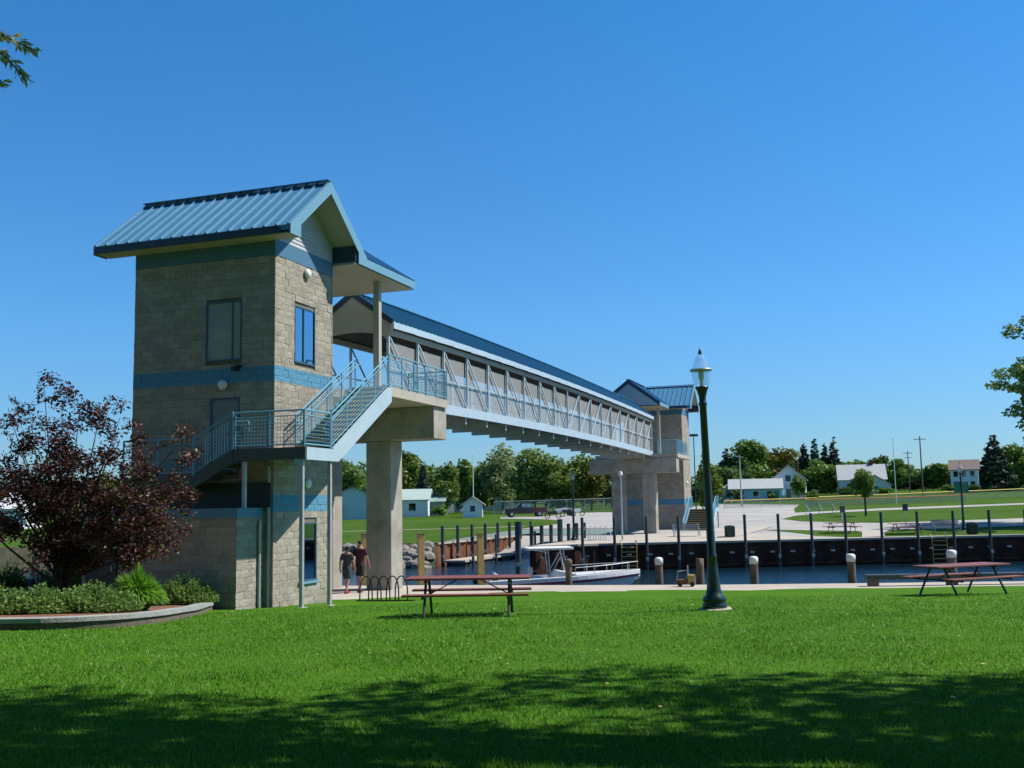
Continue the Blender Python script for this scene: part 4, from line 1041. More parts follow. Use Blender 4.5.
for a in [
 (352,512,449,42,184,'green','round green tree behind the blue gabled shed, left of the concrete pillar','round',GB,3200),
 (334,512,452,26,192,'dark','dark green tree beside the lower tower wall, at the left edge of the bridge view','round',GB,1500),
 (408,511,443,34,188,'yellowgreen','bright green tree just right of the concrete pillar','round',GB,2800),
 (423,511,462,20,181,'spruce','bluish spruce between the bright green tree and the birch','conifer',GB,1800),
 (444,511,453,34,176,'olive','olive birch-like tree behind the green shed','round',GB,2800),
 (466,511,455,26,191,'green','green tree left of the white shed with the flagpole','round',GB,2200),
 (483,511,462,26,201,'yellowgreen','low bright tree directly behind the white shed','round',GB,1800),
 (503,512,440,44,191,'pale','tall loose pale tree under the middle of the bridge','round',GB,2600),
 (535,512,447,50,176,'olive','broad olive tree behind the pickup truck','round',GB,4200),
 (570,512,449,52,174,'olive','broad olive tree left of the far pier','round',GB,4200),
 (592,511,455,26,171,'autumn','tree with turning leaves touching the far pier','round',GB,1600),
 (522,512,470,30,206,'green','dark rounded tree behind the pickup truck','round',GB,1800),
 (612,511,470,36,191,'dark','dark tree seen through the far pier columns','round',GB,1500),
 (711,505,464,22,140,'yellowgreen','light leaved bush right of the far tower','bush',GR,1600),
 (706,502,452,26,224,'dark','dark conifer behind the far tower','conifer',GR,2200),
 (728,502,447,28,239,'conifer','pointed dark conifer right of the near lamp post','conifer',GR,2200),
 (722,502,466,44,214,'dark','low dark tree mass right of the near lamp post','bush',GR,2600),
 (755,500,437,48,239,'green','tall green tree above the pale blue garage','round',GR,3600),
 (778,500,440,48,244,'autumn','yellowing tree behind the white gabled house','round',GR,3600),
 (742,500,458,30,229,'dark','dark tree behind the long garage','round',GR,2000),
 (806,498,440,20,286,'conifer','leftmost pointed conifer right of the white gabled house','conifer',GR,1700),
 (817,498,438,20,282,'conifer','second pointed conifer right of the white gabled house','conifer',GR,1700),
 (827,498,441,18,288,'conifer','third pointed conifer in the cluster right of the white house','conifer',GR,1500),
 (836,498,436,20,284,'conifer','tallest pointed conifer in the cluster right of the white house','conifer',GR,1800),
 (826,498,458,46,264,'green','broad green tree in front of the pointed conifers','round',GR,3200),
 (842,498,466,24,260,'dark','dark low tree left of the grey roofed house','round',GR,1600),
 (862,497,457,22,314,'green','green tree behind the grey roofed house, left','round',GR,1400),
 (880,497,454,26,314,'dark','dark round tree behind the grey roofed house, right','round',GR,1800),
 (900,497,459,28,286,'green','dome shaped green tree behind the white flagpole','round',GR,2400),
 (893,497,462,16,290,'dark','dark slim tree left of the dome shaped tree','round',GR,1000),
 (926,496,465,26,274,'green','low green tree right of the wooden utility poles','bush',GR,2000),
 (941,496,459,30,270,'yellowgreen','light green tree left of the two storey white house','round',GR,2400),
 (915,496,473,20,304,'dark','low dark shrubbery at the foot of the utility poles','bush',GR,1200),
 (958,496,462,30,309,'dark','dark tree behind the two storey white house','round',GR,1600),
 (981,494,466,14,259,'dark','slim dark tree right of the two storey white house','round',GR,900),
 (997,494,432,38,239,'conifer','large dark conifer near the right border','conifer',GR,4200),
 (1016,494,440,36,246,'green','green tree beside the large conifer at the right border','round',GR,2600),
 (345,511,461,36,224,'green','far green tree showing through the gap by the lower tower','bush','back row of trees beyond the sheds',2000),
 (372,511,458,36,228,'green','far green tree just left of the concrete pillar','bush','back row of trees beyond the sheds',2000),
 (392,511,460,36,232,'olive','far olive tree right of the concrete pillar','bush','back row of trees beyond the sheds',2000),
 (432,511,462,36,224,'yellowgreen','far tree in the back row left of the flagpole','bush','back row of trees beyond the sheds',2000),
 (474,511,464,36,228,'green','far pale green tree behind the flagpole','bush','back row of trees beyond the sheds',2000),
 (494,511,458,36,232,'green','far green tree behind the tall loose pale tree','bush','back row of trees beyond the sheds',2000),
 (520,511,458,36,224,'olive','far olive tree under the middle of the bridge','bush','back row of trees beyond the sheds',2000),
 (552,511,460,36,228,'green','far green tree behind the pickup truck','bush','back row of trees beyond the sheds',2000),
 (584,511,462,36,232,'green','far green tree behind the lamp left of the far pier','bush','back row of trees beyond the sheds',2000),
 (606,511,466,36,224,'olive','far tree beside the far pier columns','bush','back row of trees beyond the sheds',2000),
 (722,499,462,38,296,'green','far green tree right of the near lamp post','bush','back row of trees beyond the houses',2000),
 (748,499,452,38,300,'olive','far olive tree above the long garage','bush','back row of trees beyond the houses',2000),
 (795,499,455,38,304,'green','far green tree right of the white gabled house','bush','back row of trees beyond the houses',2000),
 (832,499,456,38,296,'green','far green tree behind the pointed conifers','bush','back row of trees beyond the houses',2000),
 (866,499,464,38,300,'olive','far olive tree behind the grey roofed house','bush','back row of trees beyond the houses',2000),
 (905,499,468,38,304,'green','far green tree between flagpole and utility poles','bush','back row of trees beyond the houses',2000),
 (934,499,469,38,296,'green','far green tree behind the utility poles','bush','back row of trees beyond the houses',2000),
 (980,499,466,38,300,'green','far green tree left of the large conifer','bush','back row of trees beyond the houses',2000),
 (1045,494,430,50,249,'dark','dark tree at the right border behind the big spreading tree','round',GR,2600),
]: tree(a[0],a[1],a[2],a[3],a[4],a[5],a[6],a[7],a[8],a[9])
# trees left, mostly seen through the purple tree
for a in [(-20,513,470,60,190,'green','green tree beyond the left border, behind the white house','round','trees on the far left',1800),(60,513,478,60,190,'dark','dark tree behind the purple leaved tree','round','trees on the far left',1800),(110,513,474,50,185,'green','green tree between purple tree and near tower','round','trees on the far left',1600)]:
    tree(*a[:6],a[6],a[7],a[8],a[9])
# small street trees on the far lawn
b=gfar(866,516); tree(866,516,462,24,b.y,'green','slim young dark green tree on the far lawn, left of the flagpole',n=2200,leaf=.17,base_frac=.2)
b=gfar(799,498); tree(798,499,474,15,203,'green','small round tree in front of the white gabled house',n=900,leaf=.3)
for px,pyb,pyt,w,d,mt,lb in ((737,501,488,16,203,'dark','dark bush at the left end of the long garage'),(772,500,491,9,201,'green','small bush between garage and white gabled house'),(812,499,488,14,205,'green','bush right of the white gabled house'),(846,499,486,18,232,'dark','bush left of the grey roofed house'),(885,499,487,18,226,'shrub','yellow green bush before the low gabled wing'),(950,498,484,16,228,'green','bush left of the two storey house'),(974,497,485,14,230,'dark','bush right of the two storey house'),(386,514,500,14,166,'green','bush left of the low pale house'),(440,514,503,16,168,'green','bush beside the dark green shed'),(335,515,500,16,160,'dark','bush left of the blue gabled shed')):
    tree(px,pyb,pyt,w,d,mt,lb,'bush','garden bushes by the houses',700,name='bush',cat='bush',leaf=.25)
# big spreading tree at right border
bt_=thing('tree','big spreading tree with loose leafy boughs cut by the right border','tree',(47.5,88,hfar(47,88)))
C=[];R=[]
for i in range(190):
    v=rng.normal(size=3); v/=np.linalg.norm(v); q=random.uniform(.15,1.0)**.7
    C.append((v[0]*7.4*q,v[1]*6.5*q,12.6+v[2]*6.6*q)); R.append((random.uniform(.6,1.3),random.uniform(.6,1.3),random.uniform(.35,.7)))
V,F=leaves(C,R,30000,.18); fastmesh('crown',V,F,LM['green'],bt_); limbs(bt_,(0,0,0),(0,0,13),.4,C[:40])
# far woods
C=[];R=[]
for i in range(420):
    x=-330+i*1.66; y=330+random.uniform(-8,8); z=hfar(0,330)+random.uniform(1,8.5 if x<45 else 5.0); C.append((x,y,z)); R.append((5,4,random.uniform(3,4.5)))
V,F=leaves(C,R,42000,.8); fastmesh('far_woods',V,F,LM['dark']); tag(bpy.data.objects['far_woods'],'low band of far-off woods behind the houses','woods',kind='stuff')
# ---- overhanging trees near the camera (out of frame), casting the lawn shade
def bigtree(loc,H,label,centers,mt='green',n=9000,size=.13):
    t=thing('tree',label,'tree',loc); C=np.array(centers,float)-np.array(loc)
    R=[(random.uniform(.7,1.5),random.uniform(.7,1.5),random.uniform(.4,.8)) for _ in C]
    V,F=leaves(C,R,n,size); fastmesh('crown',V,F,LM[mt],t); limbs(t,(0,0,0),(0,0,H),.35,[tuple(c) for c in C[::2]])
    return t
def crown(cx,cy,cz,rx,ry,rz,n,keep=lambda p:True):
    out=[]
    while len(out)<n:
        v=rng.normal(size=3); v/=np.linalg.norm(v); q=rng.random()**.4
        p=(cx+v[0]*rx*q,cy+v[1]*ry*q,cz+v[2]*rz*q)
        if keep(p): out.append(p)
    return out
kp=lambda p: p[2]>2.65+.56*p[1]+1.9 or abs(p[0])>.52*p[1]+2.2
bigtree((8.2,6.5,hnear(8,6.5)),9,'large shade tree just outside the right border',crown(7.0,8.0,11.5,7.0,4.6,2.6,58,kp),n=10500,size=.15)
bigtree((15.5,8.5,hnear(15,8.5)),9,'second large shade tree outside the right border',crown(15.5,8.2,10.5,6.0,4.0,3.2,45,kp),n=9000,size=.15)
tl=bigtree((-8.5,6.0,hnear(-8.5,6)),9,'shade tree outside the left border whose hanging twigs enter the top left corner',crown(-1.5,7.0,11.5,5.5,3.6,2.2,36,kp),n=7000,size=.15)
for i,(tx,ty) in enumerate([(-27,15),(-26,6),(-38,10),(-33,0),(-24,-4),(-16,-5),(-8,-6),(0,-7),(8,-6),(16,-6),(24,-6),(32,-6)]):  # unseen tree rows, added to cut sky fill on the shaded walls
    C=crown(tx,ty,15,5.6,4.0,13.8,80); t=thing('tree','dense unseen tree added outside the view to block sky light','tree',(tx,ty,1.3),0,'unseen trees added to block sky light')
    CC=np.array(C)-np.array((tx,ty,1.3)); V,F=leaves(CC,np.full(len(CC),1.7),9000,.38); fastmesh('crown',V,F,LM['dark'],t); limbs(t,(0,0,0),(0,0,9),.35,[tuple(c) for c in CC[::6]])
# hanging twigs in the top-left corner
tw=MB(); LV=[];LF=[]
for pts in ([(-14,20),(4,36),(20,43),(36,53)],[(-14,46),(2,54),(14,66),(27,81)],[(-20,74),(-6,80),(3,84)]):
    P=[od(x,y,7.6+.1*i) for i,(x,y) in enumerate(pts)]; P=[p-Vector(tl.location) for p in P]
    tw.tube(P,[.012,.01,.007,.004][:len(P)],5)
    for i in range(len(P)-1):
        for k in range(26):
            p=P[i]+(P[i+1]-P[i])*(k/26)+Vector(rng.normal(size=3)*.018)
            a=Vector(rng.normal(size=3)).normalized(); a=(a+(P[i+1]-P[i]).normalized()*1.0+Vector((0,0,-.4))).normalized(); b_=a.cross(Vector(rng.normal(size=3))).normalized(); s=random.uniform(.025,.042)
            q=len(LV); LV+=[tuple(p),tuple(p+a*s+b_*s*.4),tuple(p+a*s*2),tuple(p+a*s-b_*s*.4)]; LF.append((q,q+1,q+2,q+3))
anchor=od(-60,10,7.6)-Vector(tl.location); tw.tube([Vector((0,0,8)),anchor,od(-14,20,7.6)-Vector(tl.location)],[.09,.04,.012],6); tw.tube([anchor,od(-14,46,7.6)-Vector(tl.location)],[.03,.012],5); tw.tube([anchor,od(-20,74,7.6)-Vector(tl.location)],[.03,.012],5)
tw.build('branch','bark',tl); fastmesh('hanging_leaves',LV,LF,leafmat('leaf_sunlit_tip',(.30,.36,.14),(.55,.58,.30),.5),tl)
# ---- tree shadow on the far right field comes from the spreading tree and a neighbour beyond the border
# ================================================================== PLANTER BED
kc=[]   # kerb line as seen: right end (216,607) sweeping to the left
pts=[(216,604.5),(214,610),(200,616),(172,621.5),(132,626),(86,629),(40,631),(0,631.5),(-60,632),(-160,631)]
K=[gnear(x,y) for x,y in pts]
Ks=[]
for a,b in zip(K,K[1:]):
    for i in range(5): Ks.append(a+(b-a)*i/5)
Ks.append(K[-1])
for _ in range(3): Ks=[Ks[0]]+[(Ks[i-1]+Ks[i]*2+Ks[i+1])/4 for i in range(1,len(Ks)-1)]+[Ks[-1]]
pb=thing('planter_bed','curved raised planting bed with grey timber kerb left of the near tower','planter')
for nm,w0,w1,z0,z1,m in (('kerb_top',.0,.34,.13,.21,'kerb'),('kerb_face',.03,.30,-.1,.129,'timber')):
    mb=MB(); k=0
    for i,p in enumerate(Ks):
        d=(Ks[min(i+1,len(Ks)-1)]-Ks[max(i-1,0)]); d.z=0; d.normalize(); nn=Vector((d.y,-d.x,0)); 
        if nn.y<0 and False: pass
        zb=hnear(p.x,p.y)
        for ww,zz in((w0,z0),(w1,z0),(w1,z1),(w0,z1)): q=p+nn*ww; mb.v.append((q.x,q.y,zb+zz))
    for i in range(len(Ks)-1):
        for j in range(4): a=i*4+j; b=i*4+(j+1)%4; mb.f.append((a,b,b+4,a+4))
    mb.f.append((0,1,2,3)); mb.build(nm,m,pb)
bed=MB(); back=[Vector((-60*0-22,30,0)),Vector((-22,32,0))]
cx,cy=-13,28
ring=[(p.x,p.y) for p in Ks]+[(-24,29),(-13,30.5),(-9.8,29)]
cen=(sum(p[0] for p in ring)/len(ring),sum(p[1] for p in ring)/len(ring)); k=len(bed.v)
def zbed(x,y): return hnear(x,y)
rings=[1,.92,.7,.4,.1]
for f in rings:
    for x,y in ring: xx,yy=cen[0]+(x-cen[0])*f,cen[1]+(y-cen[1])*f; bed.v.append((xx,yy,hnear(xx,yy)+.12+(1-f)*.06))
n_=len(ring)
for r_ in range(len(rings)-1):
    for i in range(n_): j=(i+1)%n_; bed.f.append((r_*n_+i,r_*n_+j,(r_+1)*n_+j,(r_+1)*n_+i))
bed.f.append(tuple((len(rings)-1)*n_+i for i in range(n_))); bed.build('mulch','mulch',pb,smooth=True)
def spray(name,label,px,py,d,w,h,depth,mt,n,leaf,cat='shrub',up=1.0,blade=False,group=None):
    b=gnear(px,py-3); d=b.y+depth*.5+.1; b=od(px,py-6,d); z=hnear(b.x,d)+.15; t=thing(name,label,cat,(b.x,d,z),0,group)
    p=rng.random((n,3)); ang=rng.random(n)*2*PI; rr=np.sqrt(rng.random(n))
    x=np.cos(ang)*rr; y=np.sin(ang)*rr; hz=h*(1-rr**2*.75)*(.45+.55*rng.random(n))*(1+.18*np.sin(x*9+1)*np.cos(y*7))
    base=np.stack([x*w*.42,y*depth*.42,np.zeros(n)],1) if not blade else np.stack([x*w*.15,y*depth*.15,np.zeros(n)],1)
    tip=np.stack([x*w/2,y*depth/2,hz],1)
    if blade:
        dirn=tip-base; s=leaf; wv=np.cross(dirn,rng.normal(size=(n,3))); wv/=np.linalg.norm(wv,axis=1)[:,None]; wv*=.012
        mid=base+dirn*.55+np.array([0,0,.25*h]); V=np.stack([base-wv,base+wv,mid+wv,mid-wv,mid-wv,mid+wv,tip+wv*.1,tip-wv*.1],1).reshape(-1,3); F=np.arange(8*n).reshape(-1,4)
    else:
        k=6; a=rng.normal(size=(n,k,3))*np.array([1,1,.6])+ (tip/np.linalg.norm(tip,axis=1)[:,None])[:,None,:]*1.2; a/=np.linalg.norm(a,axis=2)[...,None]
        c=(base[:,None,:]+(tip-base)[:,None,:]*(.35+.7*rng.random((n,k,1))))
        b2=np.cross(a,rng.normal(size=(n,k,3))); b2/=np.linalg.norm(b2,axis=2)[...,None]; s=leaf*(.6+.8*rng.random((n,k,1)))
        V=np.stack([c-a*s,c-b2*s*.3,c+a*s,c+b2*s*.3],2).reshape(-1,3); F=np.arange(4*n*k).reshape(-1,4)
    fastmesh('foliage' ,V,F,LM[mt],t)
    if not blade:
        st2=MB()
        for i in range(8): st2.tube([(0,0,-.15),tuple(tip[i]*.8)],[.012,.004],4)
        st2.build('stem','bark',t)
    return t
spray('juniper_shrub','low spreading pale green juniper at the right end of the planting bed',184,614,26.5,1.95,.85,1.2,'juniper',2600,.042)
spray('juniper_shrub','spreading green juniper along the kerb, left of the bright grass clump',92,625,23.6,2.1,.6,1.3,'juniper',2600,.042)
spray('juniper_shrub','spreading green juniper along the kerb near the left border',38,626,23.4,2.1,.55,1.3,'juniper',2600,.042)
spray('juniper_shrub','spreading green juniper cut by the left border',-22,626,23.6,2.2,.7,1.3,'juniper',2000,.045)
spray('ornamental_grass','bright green grass clump in the planting bed between the junipers',136,622,24.3,1.45,.92,1.0,'blade',3200,.1,'plant',blade=True)
spray('leafy_shrub','rounded yellow green shrub behind the junipers under the purple tree',84,612,26.8,2.0,1.7,1.5,'shrub',2200,.05)
spray('leafy_shrub','dark green shrub behind the bed at the left border',8,606,27.5,1.9,1.25,1.3,'dark',700,.08)
spray('leafy_shrub','dark shrub at the foot of the purple tree trunk',46,606,28.5,1.4,1.05,1.2,'dark',500,.08)
spray('leafy_shrub','dark shrub beside the enclosure door behind the bed',122,606,28.8,1.6,1.0,1.2,'dark',600,.08)
spray('leafy_shrub','green shrub behind the bed just left of the border',-30,598,27,2,1.2,1.3,'shrub',500,.08)
# ---- purple-leaved tree
pt=thing('purple_tree','multi-stemmed tree with dark purple leaves in the planting bed','tree',tuple(od(60,604,24.5).xy)+(hnear(-10,24.5)+.2,))
base=Vector(pt.location); C=[];R=[];st3=MB(); tips=[]
def pxp(x,y,d=24.5): return od(x,y,d)-base
targets=[(8,408),(28,404),(44,384),(62,400),(80,408),(100,414),(120,418),(20,440),(45,430),(70,430),(95,440),(118,436),(140,446),(10,470),(35,465),(60,460),(85,465),(110,470),(135,470),(160,468),(180,478),(178,500),(160,508),(140,520),(115,500),(90,505),(65,500),(40,498),(15,500),(170,530),(150,538),(120,530),(190,520),(140,556),(70,530),(95,535),(60,555),(-15,440),(-25,480),(-40,500),(175,448),(185,462)]
for (x,y) in targets:
    d=24.5+random.uniform(-1.2,1.2); p=pxp(x,y,d); tips.append(p)
    s0=Vector((random.uniform(-.12,.12),random.uniform(-.1,.1),random.uniform(.3,1.0)))
    bend=s0+(p-s0)*.5+Vector((0,0,-.1))
    st3.tube([Vector((s0.x*.5,s0.y*.5,-.2)),s0,bend,p],[.05,.04,.022,.006],6)
    for k in range(7):
        f=random.uniform(.45,1.05); q=s0+(p-s0)*f+Vector((random.gauss(0,.22),random.gauss(0,.3),random.gauss(0,.2)))
        C.append(tuple(q)); R.append((.30,.34,.24))
st3.build('trunk','bark',pt)
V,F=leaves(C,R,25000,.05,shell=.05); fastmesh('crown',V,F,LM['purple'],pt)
V,F=leaves(C,R,4200,.045,shell=.5); fastmesh('highlight_leaves',V,F,LM['purplelit'],pt)
V,F=leaves(C[len(C)//3:],R[len(C)//3:],1500,.045,shell=.1); fastmesh('green_leaves',V,F,LM['shrub'],pt)
# upright shoots
LV=[];LF=[]; sh=MB()
for x0,y0,x1,y1 in ((22,410,9,396),(38,405,41,381),(45,400,58,398),(98,420,106,405),(130,440,145,436),(150,450,178,440),(15,445,2,425)):
    a=pxp(x0,y0,24.3);b=pxp(x1,y1,24.3); sh.tube([a,b],[.008,.003],4)
    for k in range(60):
        p=a+(b-a)*random.random()+Vector(rng.normal(size=3)*.04); v=Vector(rng.normal(size=3)).normalized(); w2=v.cross(Vector(rng.normal(size=3))).normalized(); s=.045
        q=len(LV); LV+=[tuple(p-v*s),tuple(p-w2*s*.45),tuple(p+v*s),tuple(p+w2*s*.45)]; LF.append((q,q+1,q+2,q+3))
sh.build('shoots','bark',pt); fastmesh('shoot_leaves',LV,LF,LM['purple'],pt)
# ================================================================== ROCKS
rk=thing('rock_pile','pile of pale riprap boulders at the water edge left of the rusty launch wall','rocks')
for i in range(150):
    f=random.random(); x=-6.3-7.5*f-(14*random.random() if i%4==0 else 0); up=random.random(); y=77.9+up*2.0+(-.09*(x+6)); z=-1.75+up*1.75; s=random.uniform(.3,.65)
    bm=bmesh.new(); bmesh.ops.create_icosphere(bm,subdivisions=1,radius=s)
    for v in bm.verts: v.co*=random.uniform(.75,1.15); v.co.z*=.75
    me=bpy.data.meshes.new('rock'); bm.to_mesh(me); bm.free(); me.materials.append(M['rock']); o=bpy.data.objects.new('rock',me); COL.objects.link(o); o.parent=rk; o.location=(x,y,z); o.rotation_euler=(0,0,random.random()*6)
bk=MB()
for i in range(30):
    x0=-130+i*4.14;x1=x0+4.14; ya=lambda x:float(np.interp(x,[-400,-120,-40,-12,-5.9],[120,90,84.5,81.2,80]))
    bk.add([(x0,ya(x0)-2.4,-2.4),(x1,ya(x1)-2.4,-2.4),(x1,ya(x1),hfar(x1,ya(x1))),(x0,ya(x0),hfar(x0,ya(x0)))],[(0,1,2,3)])
face_up(bk.build('bank','earth'))['kind']='structure'
# ================================================================== HOUSES
def house(px,pyb,d,w,dep,hw,hr,rz,wall,roof,label,ridge='x',wins=(),name='house',door=None,z=None,chim=False):
    b=od(px,pyb,d); zb=hfar(b.x,d) if z is None else z
    t=thing(name,label,'house' if name=='house' else 'shed',(b.x,d,zb-.1),rz)
    wm=mat('clapboard_'+str(len(bpy.data.materials)),wall,.7,0,.04,1); rm=mat('shingle_'+str(len(bpy.data.materials)),roof,.85,0,.12,3)
    m=MB()
    if ridge=='x':
        m.add([(-w/2,-dep/2,0),(w/2,-dep/2,0),(w/2,dep/2,0),(-w/2,dep/2,0),(-w/2,-dep/2,hw),(w/2,-dep/2,hw),(w/2,dep/2,hw),(-w/2,dep/2,hw),(-w/2,0,hw+hr),(w/2,0,hw+hr)],[(0,1,5,4),(2,3,7,6),(1,2,6,9,5),(3,0,4,8,7)])
        r=MB()
        for s in(-1,1):
            e=.4; r.prism([(-w/2-e,0,hw+hr+.12),(w/2+e,0,hw+hr+.12),(w/2+e,s*(dep/2+e),hw-e*hr/(dep/2)+.12),(-w/2-e,s*(dep/2+e),hw-e*hr/(dep/2)+.12)],(0,0,-.14))
    else:
        m.add([(-w/2,-dep/2,0),(w/2,-dep/2,0),(w/2,dep/2,0),(-w/2,dep/2,0),(-w/2,-dep/2,hw),(w/2,-dep/2,hw),(w/2,dep/2,hw),(-w/2,dep/2,hw),(0,-dep/2,hw+hr),(0,dep/2,hw+hr)],[(0,1,5,8,4),(2,3,7,9,6),(1,2,6,5),(3,0,4,7)])
        r=MB()
        for s in(-1,1):
            e=.4; r.prism([(0,-dep/2-e,hw+hr+.12),(0,dep/2+e,hw+hr+.12),(s*(w/2+e),dep/2+e,hw-e*hr/(w/2)+.12),(s*(w/2+e),-dep/2-e,hw-e*hr/(w/2)+.12)],(0,0,-.14))
    m.build('wall',wm,t); ro=r.build('roof',rm,t)
    if chim: MB().box(w*.2,w*.2+.7,-.35,.35,hw+hr*.5,hw+hr+.9).build('chimney','rust',ro)
    for (x0,x1,z0,z1) in wins:
        f=MB(); y=-dep/2
        f.box(x0-.1,x1+.1,y-.06,y+.01,z1,z1+.1); f.box(x0-.1,x1+.1,y-.06,y+.01,z0-.1,z0); f.box(x0-.1,x0,y-.06,y+.01,z0,z1); f.box(x1,x1+.1,y-.06,y+.01,z0,z1)
        fo=f.build('window','white',t); MB().box(x0,x1,y-.03,y-.004,z0,z1).build('pane','glass',fo)
    if door:
        x0,x1,z1=door; do=MB().box(x0,x1,-dep/2-.05,-dep/2-.003,.05,z1).build('door','doorgrey',t)
        MB().box(x1-.2,x1-.1,-dep/2-.09,-dep/2-.052,1.0,1.1).build('handle','black',do)
    return t
house(354,513,165,9,9,3.0,2.0,.1,(.42,.58,.60),(.16,.13,.11),'pale blue gable shed seen between tower and concrete pillar','y',(),'shed')
house(402,513,172,9,8,2.8,1.6,0,(.70,.74,.76),(.35,.45,.42),'low pale house right of the concrete pillar','x',((1.5,2.6,1.0,2.2),),door=(-1,0,2.1))
house(424,513,176,7,8,2.4,1.4,0,(.13,.20,.18),(.20,.30,.28),'low dark green shed in front of the olive birch tree','x',((-1,.4,.8,1.8),),'shed')
house(473,508,150,2.7,2.6,2.0,.9,.0,(.78,.79,.80),(.4,.42,.45),'tiny white shed with one window at the foot of the flagpole','y',((-.35,.35,.9,1.7),),'shed')
house(480,513,214,12,8,3.4,2.5,.2,(.45,.50,.55),(.22,.24,.28),'grey house behind the tiny white shed','x',((-3,-1.6,1,2.3),(1,2.4,1,2.3)))
house(790,498,212,6.2,9,4.1,2.7,-.30,(.74,.76,.78),(.12,.14,.16),'white gabled house with a dark roof on the right','y',((-1.6,-.6,.9,2.3),(.6,1.6,.9,2.3),(-.5,.5,3.6,4.8)),door=(-.45,.45,2.1),chim=True)
house(756,499,205,9.5,6,2.6,1.7,-.22,(.36,.58,.62),(.40,.42,.41),'long low turquoise garage with a grey roof left of the white gabled house','x',((-3.5,-2.4,1,2),(-.5,.6,1,2),(2,3.1,1,2)),door=(3.4,4.3,2.1))
house(733,500,210,6,6,2.2,1.9,0,(.25,.36,.48),(.2,.3,.42),'small blue outbuilding left of the turquoise garage','y',((-.6,.6,.9,1.8),),'shed')
house(862,497,245,10,9,3.4,3.3,-.25,(.62,.66,.66),(.40,.42,.43),'house with a broad pale grey roof behind the young tree','x',((-3.4,-2.2,1,2.4),(1,2.2,1,2.4)),chim=True)
house(876,497,236,6.5,6,2.2,2.0,-.35,(.60,.63,.62),(.26,.32,.31),'low gabled wing in front of the grey roofed house','y',((-.7,.7,.8,1.8),))
house(966,496,236,5.6,6,5.0,2.0,-.42,(.62,.70,.76),(.20,.15,.13),'two storey pale blue house behind the lamp post with the banner','x',((-2.2,-1.3,1,2.3),(-.5,.4,1,2.3),(1.2,2.1,1,2.3),(-2.2,-1.3,3.3,4.5),(-.5,.4,3.3,4.5),(1.2,2.1,3.3,4.5)))
house(2,507,160,9,8,3.2,2.2,.1,(.70,.73,.76),(.62,.62,.66),'white house with a pale roof at the left border behind the purple tree','x',((-3,-1.8,1,2.3),(1.2,2.4,1,2.3)),door=(-.4,.5,2.1))
# ================================================================== FENCES, POLES, SIGNS
def fence(label,p0,p1,h,n,infill,topc='galv',thick=.05,name='chain_link_fence'):
    t=thing(name,label,'fence')
    P=[]
    for i in range(n+1):
        f=i/n; x=p0[0]+(p1[0]-p0[0])*f; y=p0[1]+(p1[1]-p0[1])*f; P.append(Vector((x,y,hfar(x,y))))
    tr=MB(); m=MB()
    for a,b in zip(P,P[1:]):
        tr.tube([a+Vector((0,0,h)),b+Vector((0,0,h))],thick,6)
        m.add([a+Vector((0,0,.05)),b+Vector((0,0,.05)),b+Vector((0,0,h)),a+Vector((0,0,h))],[(0,1,2,3)])
    tr.build('top_rail',topc,t); m.build('mesh',infill,t)
    for p in P:
        o=MB().tube([(0,0,-.1),(0,0,h+.05)],.04,6).build('post','galv',t); o.location=p
    return t
M['yellowpipe']=mat('yellow_cap_pipe',(.62,.42,.05),.6)
M['orange']=mat('orange_barrier',(.65,.16,.04),.6)
a=gfar(403,517);b=gfar(482,510.5); fence('thin chain link fence on the green bank behind the launch basin',(a.x,a.y),(b.x,b.y),1.5,9,'chain')
a=(-3,158);b=(24,158); fence('grey chain link fence behind the pickup truck',a,b,2.0,10,'chain')
fence('yellow topped outfield fence beyond the parking lot',(30.5,155),(44.5,157),1.15,5,'chain','yellowpipe',.09)
a=gfar(800,500);
fence('long yellow topped ball field fence across the far lawn',(44.8,157),(100,178),1.25,14,'chain','yellowpipe',.09)
fence('lower orange capped fence in front of the ball field',(41,150),(64,151),1.0,6,'chain','orange',.07)
def pole(px,pyb,pyt,d,r,m,label,cat='pole',arms=(),name='utility_pole',group=None,wire=False,ball=False):
    b=od(px,pyb,d); z0=hfar(b.x,d); zt=od(px,pyt,d).z; t=thing(name,label,cat,(b.x,d,z0),0,group)
    MB().tube([(0,0,-.2),(0,0,zt-z0)],[r,r*.6],8).build('shaft',m,t)
    for (dz,w) in arms: MB().box(-w/2,w/2,-.06,.06,zt-z0-dz-.12,zt-z0-dz).build('cross_arm',m,t)
    if ball: MB().lathe([(.02,0),(.1,.05),(.1,.15),(.02,.2)],10,(0,0,zt-z0)).build('finial',m,t)
    return t
pole(923.5,500,436,190,.16,'timber','taller wooden utility pole, right one of the pair',arms=((.5,2.2),))
pole(910.5,500,451,235,.15,'timber','shorter wooden utility pole, left one of the pair',arms=((.4,2.0),(1.4,1.4)))
pole(896.5,503,439,150,.07,'white','white flagpole on the far lawn without a flag',name='flagpole',ball=True)
pole(473.5,510,455,150,.07,'white','white flagpole behind the launch basin beside the tiny shed',name='flagpole',ball=True)
pole(741.5,504,455,165,.13,'siding','pale concrete light pole beside the long garage',arms=((.2,.9),),name='light_pole')
p=pole(696.5,516,434,120,.08,'greenpaint','tall thin parking lot light with a flat head behind the far tower',name='light_pole'); MB().box(-.45,.45,-.3,.3,9.1,9.35).build('lamp_head','greenpaint',p)
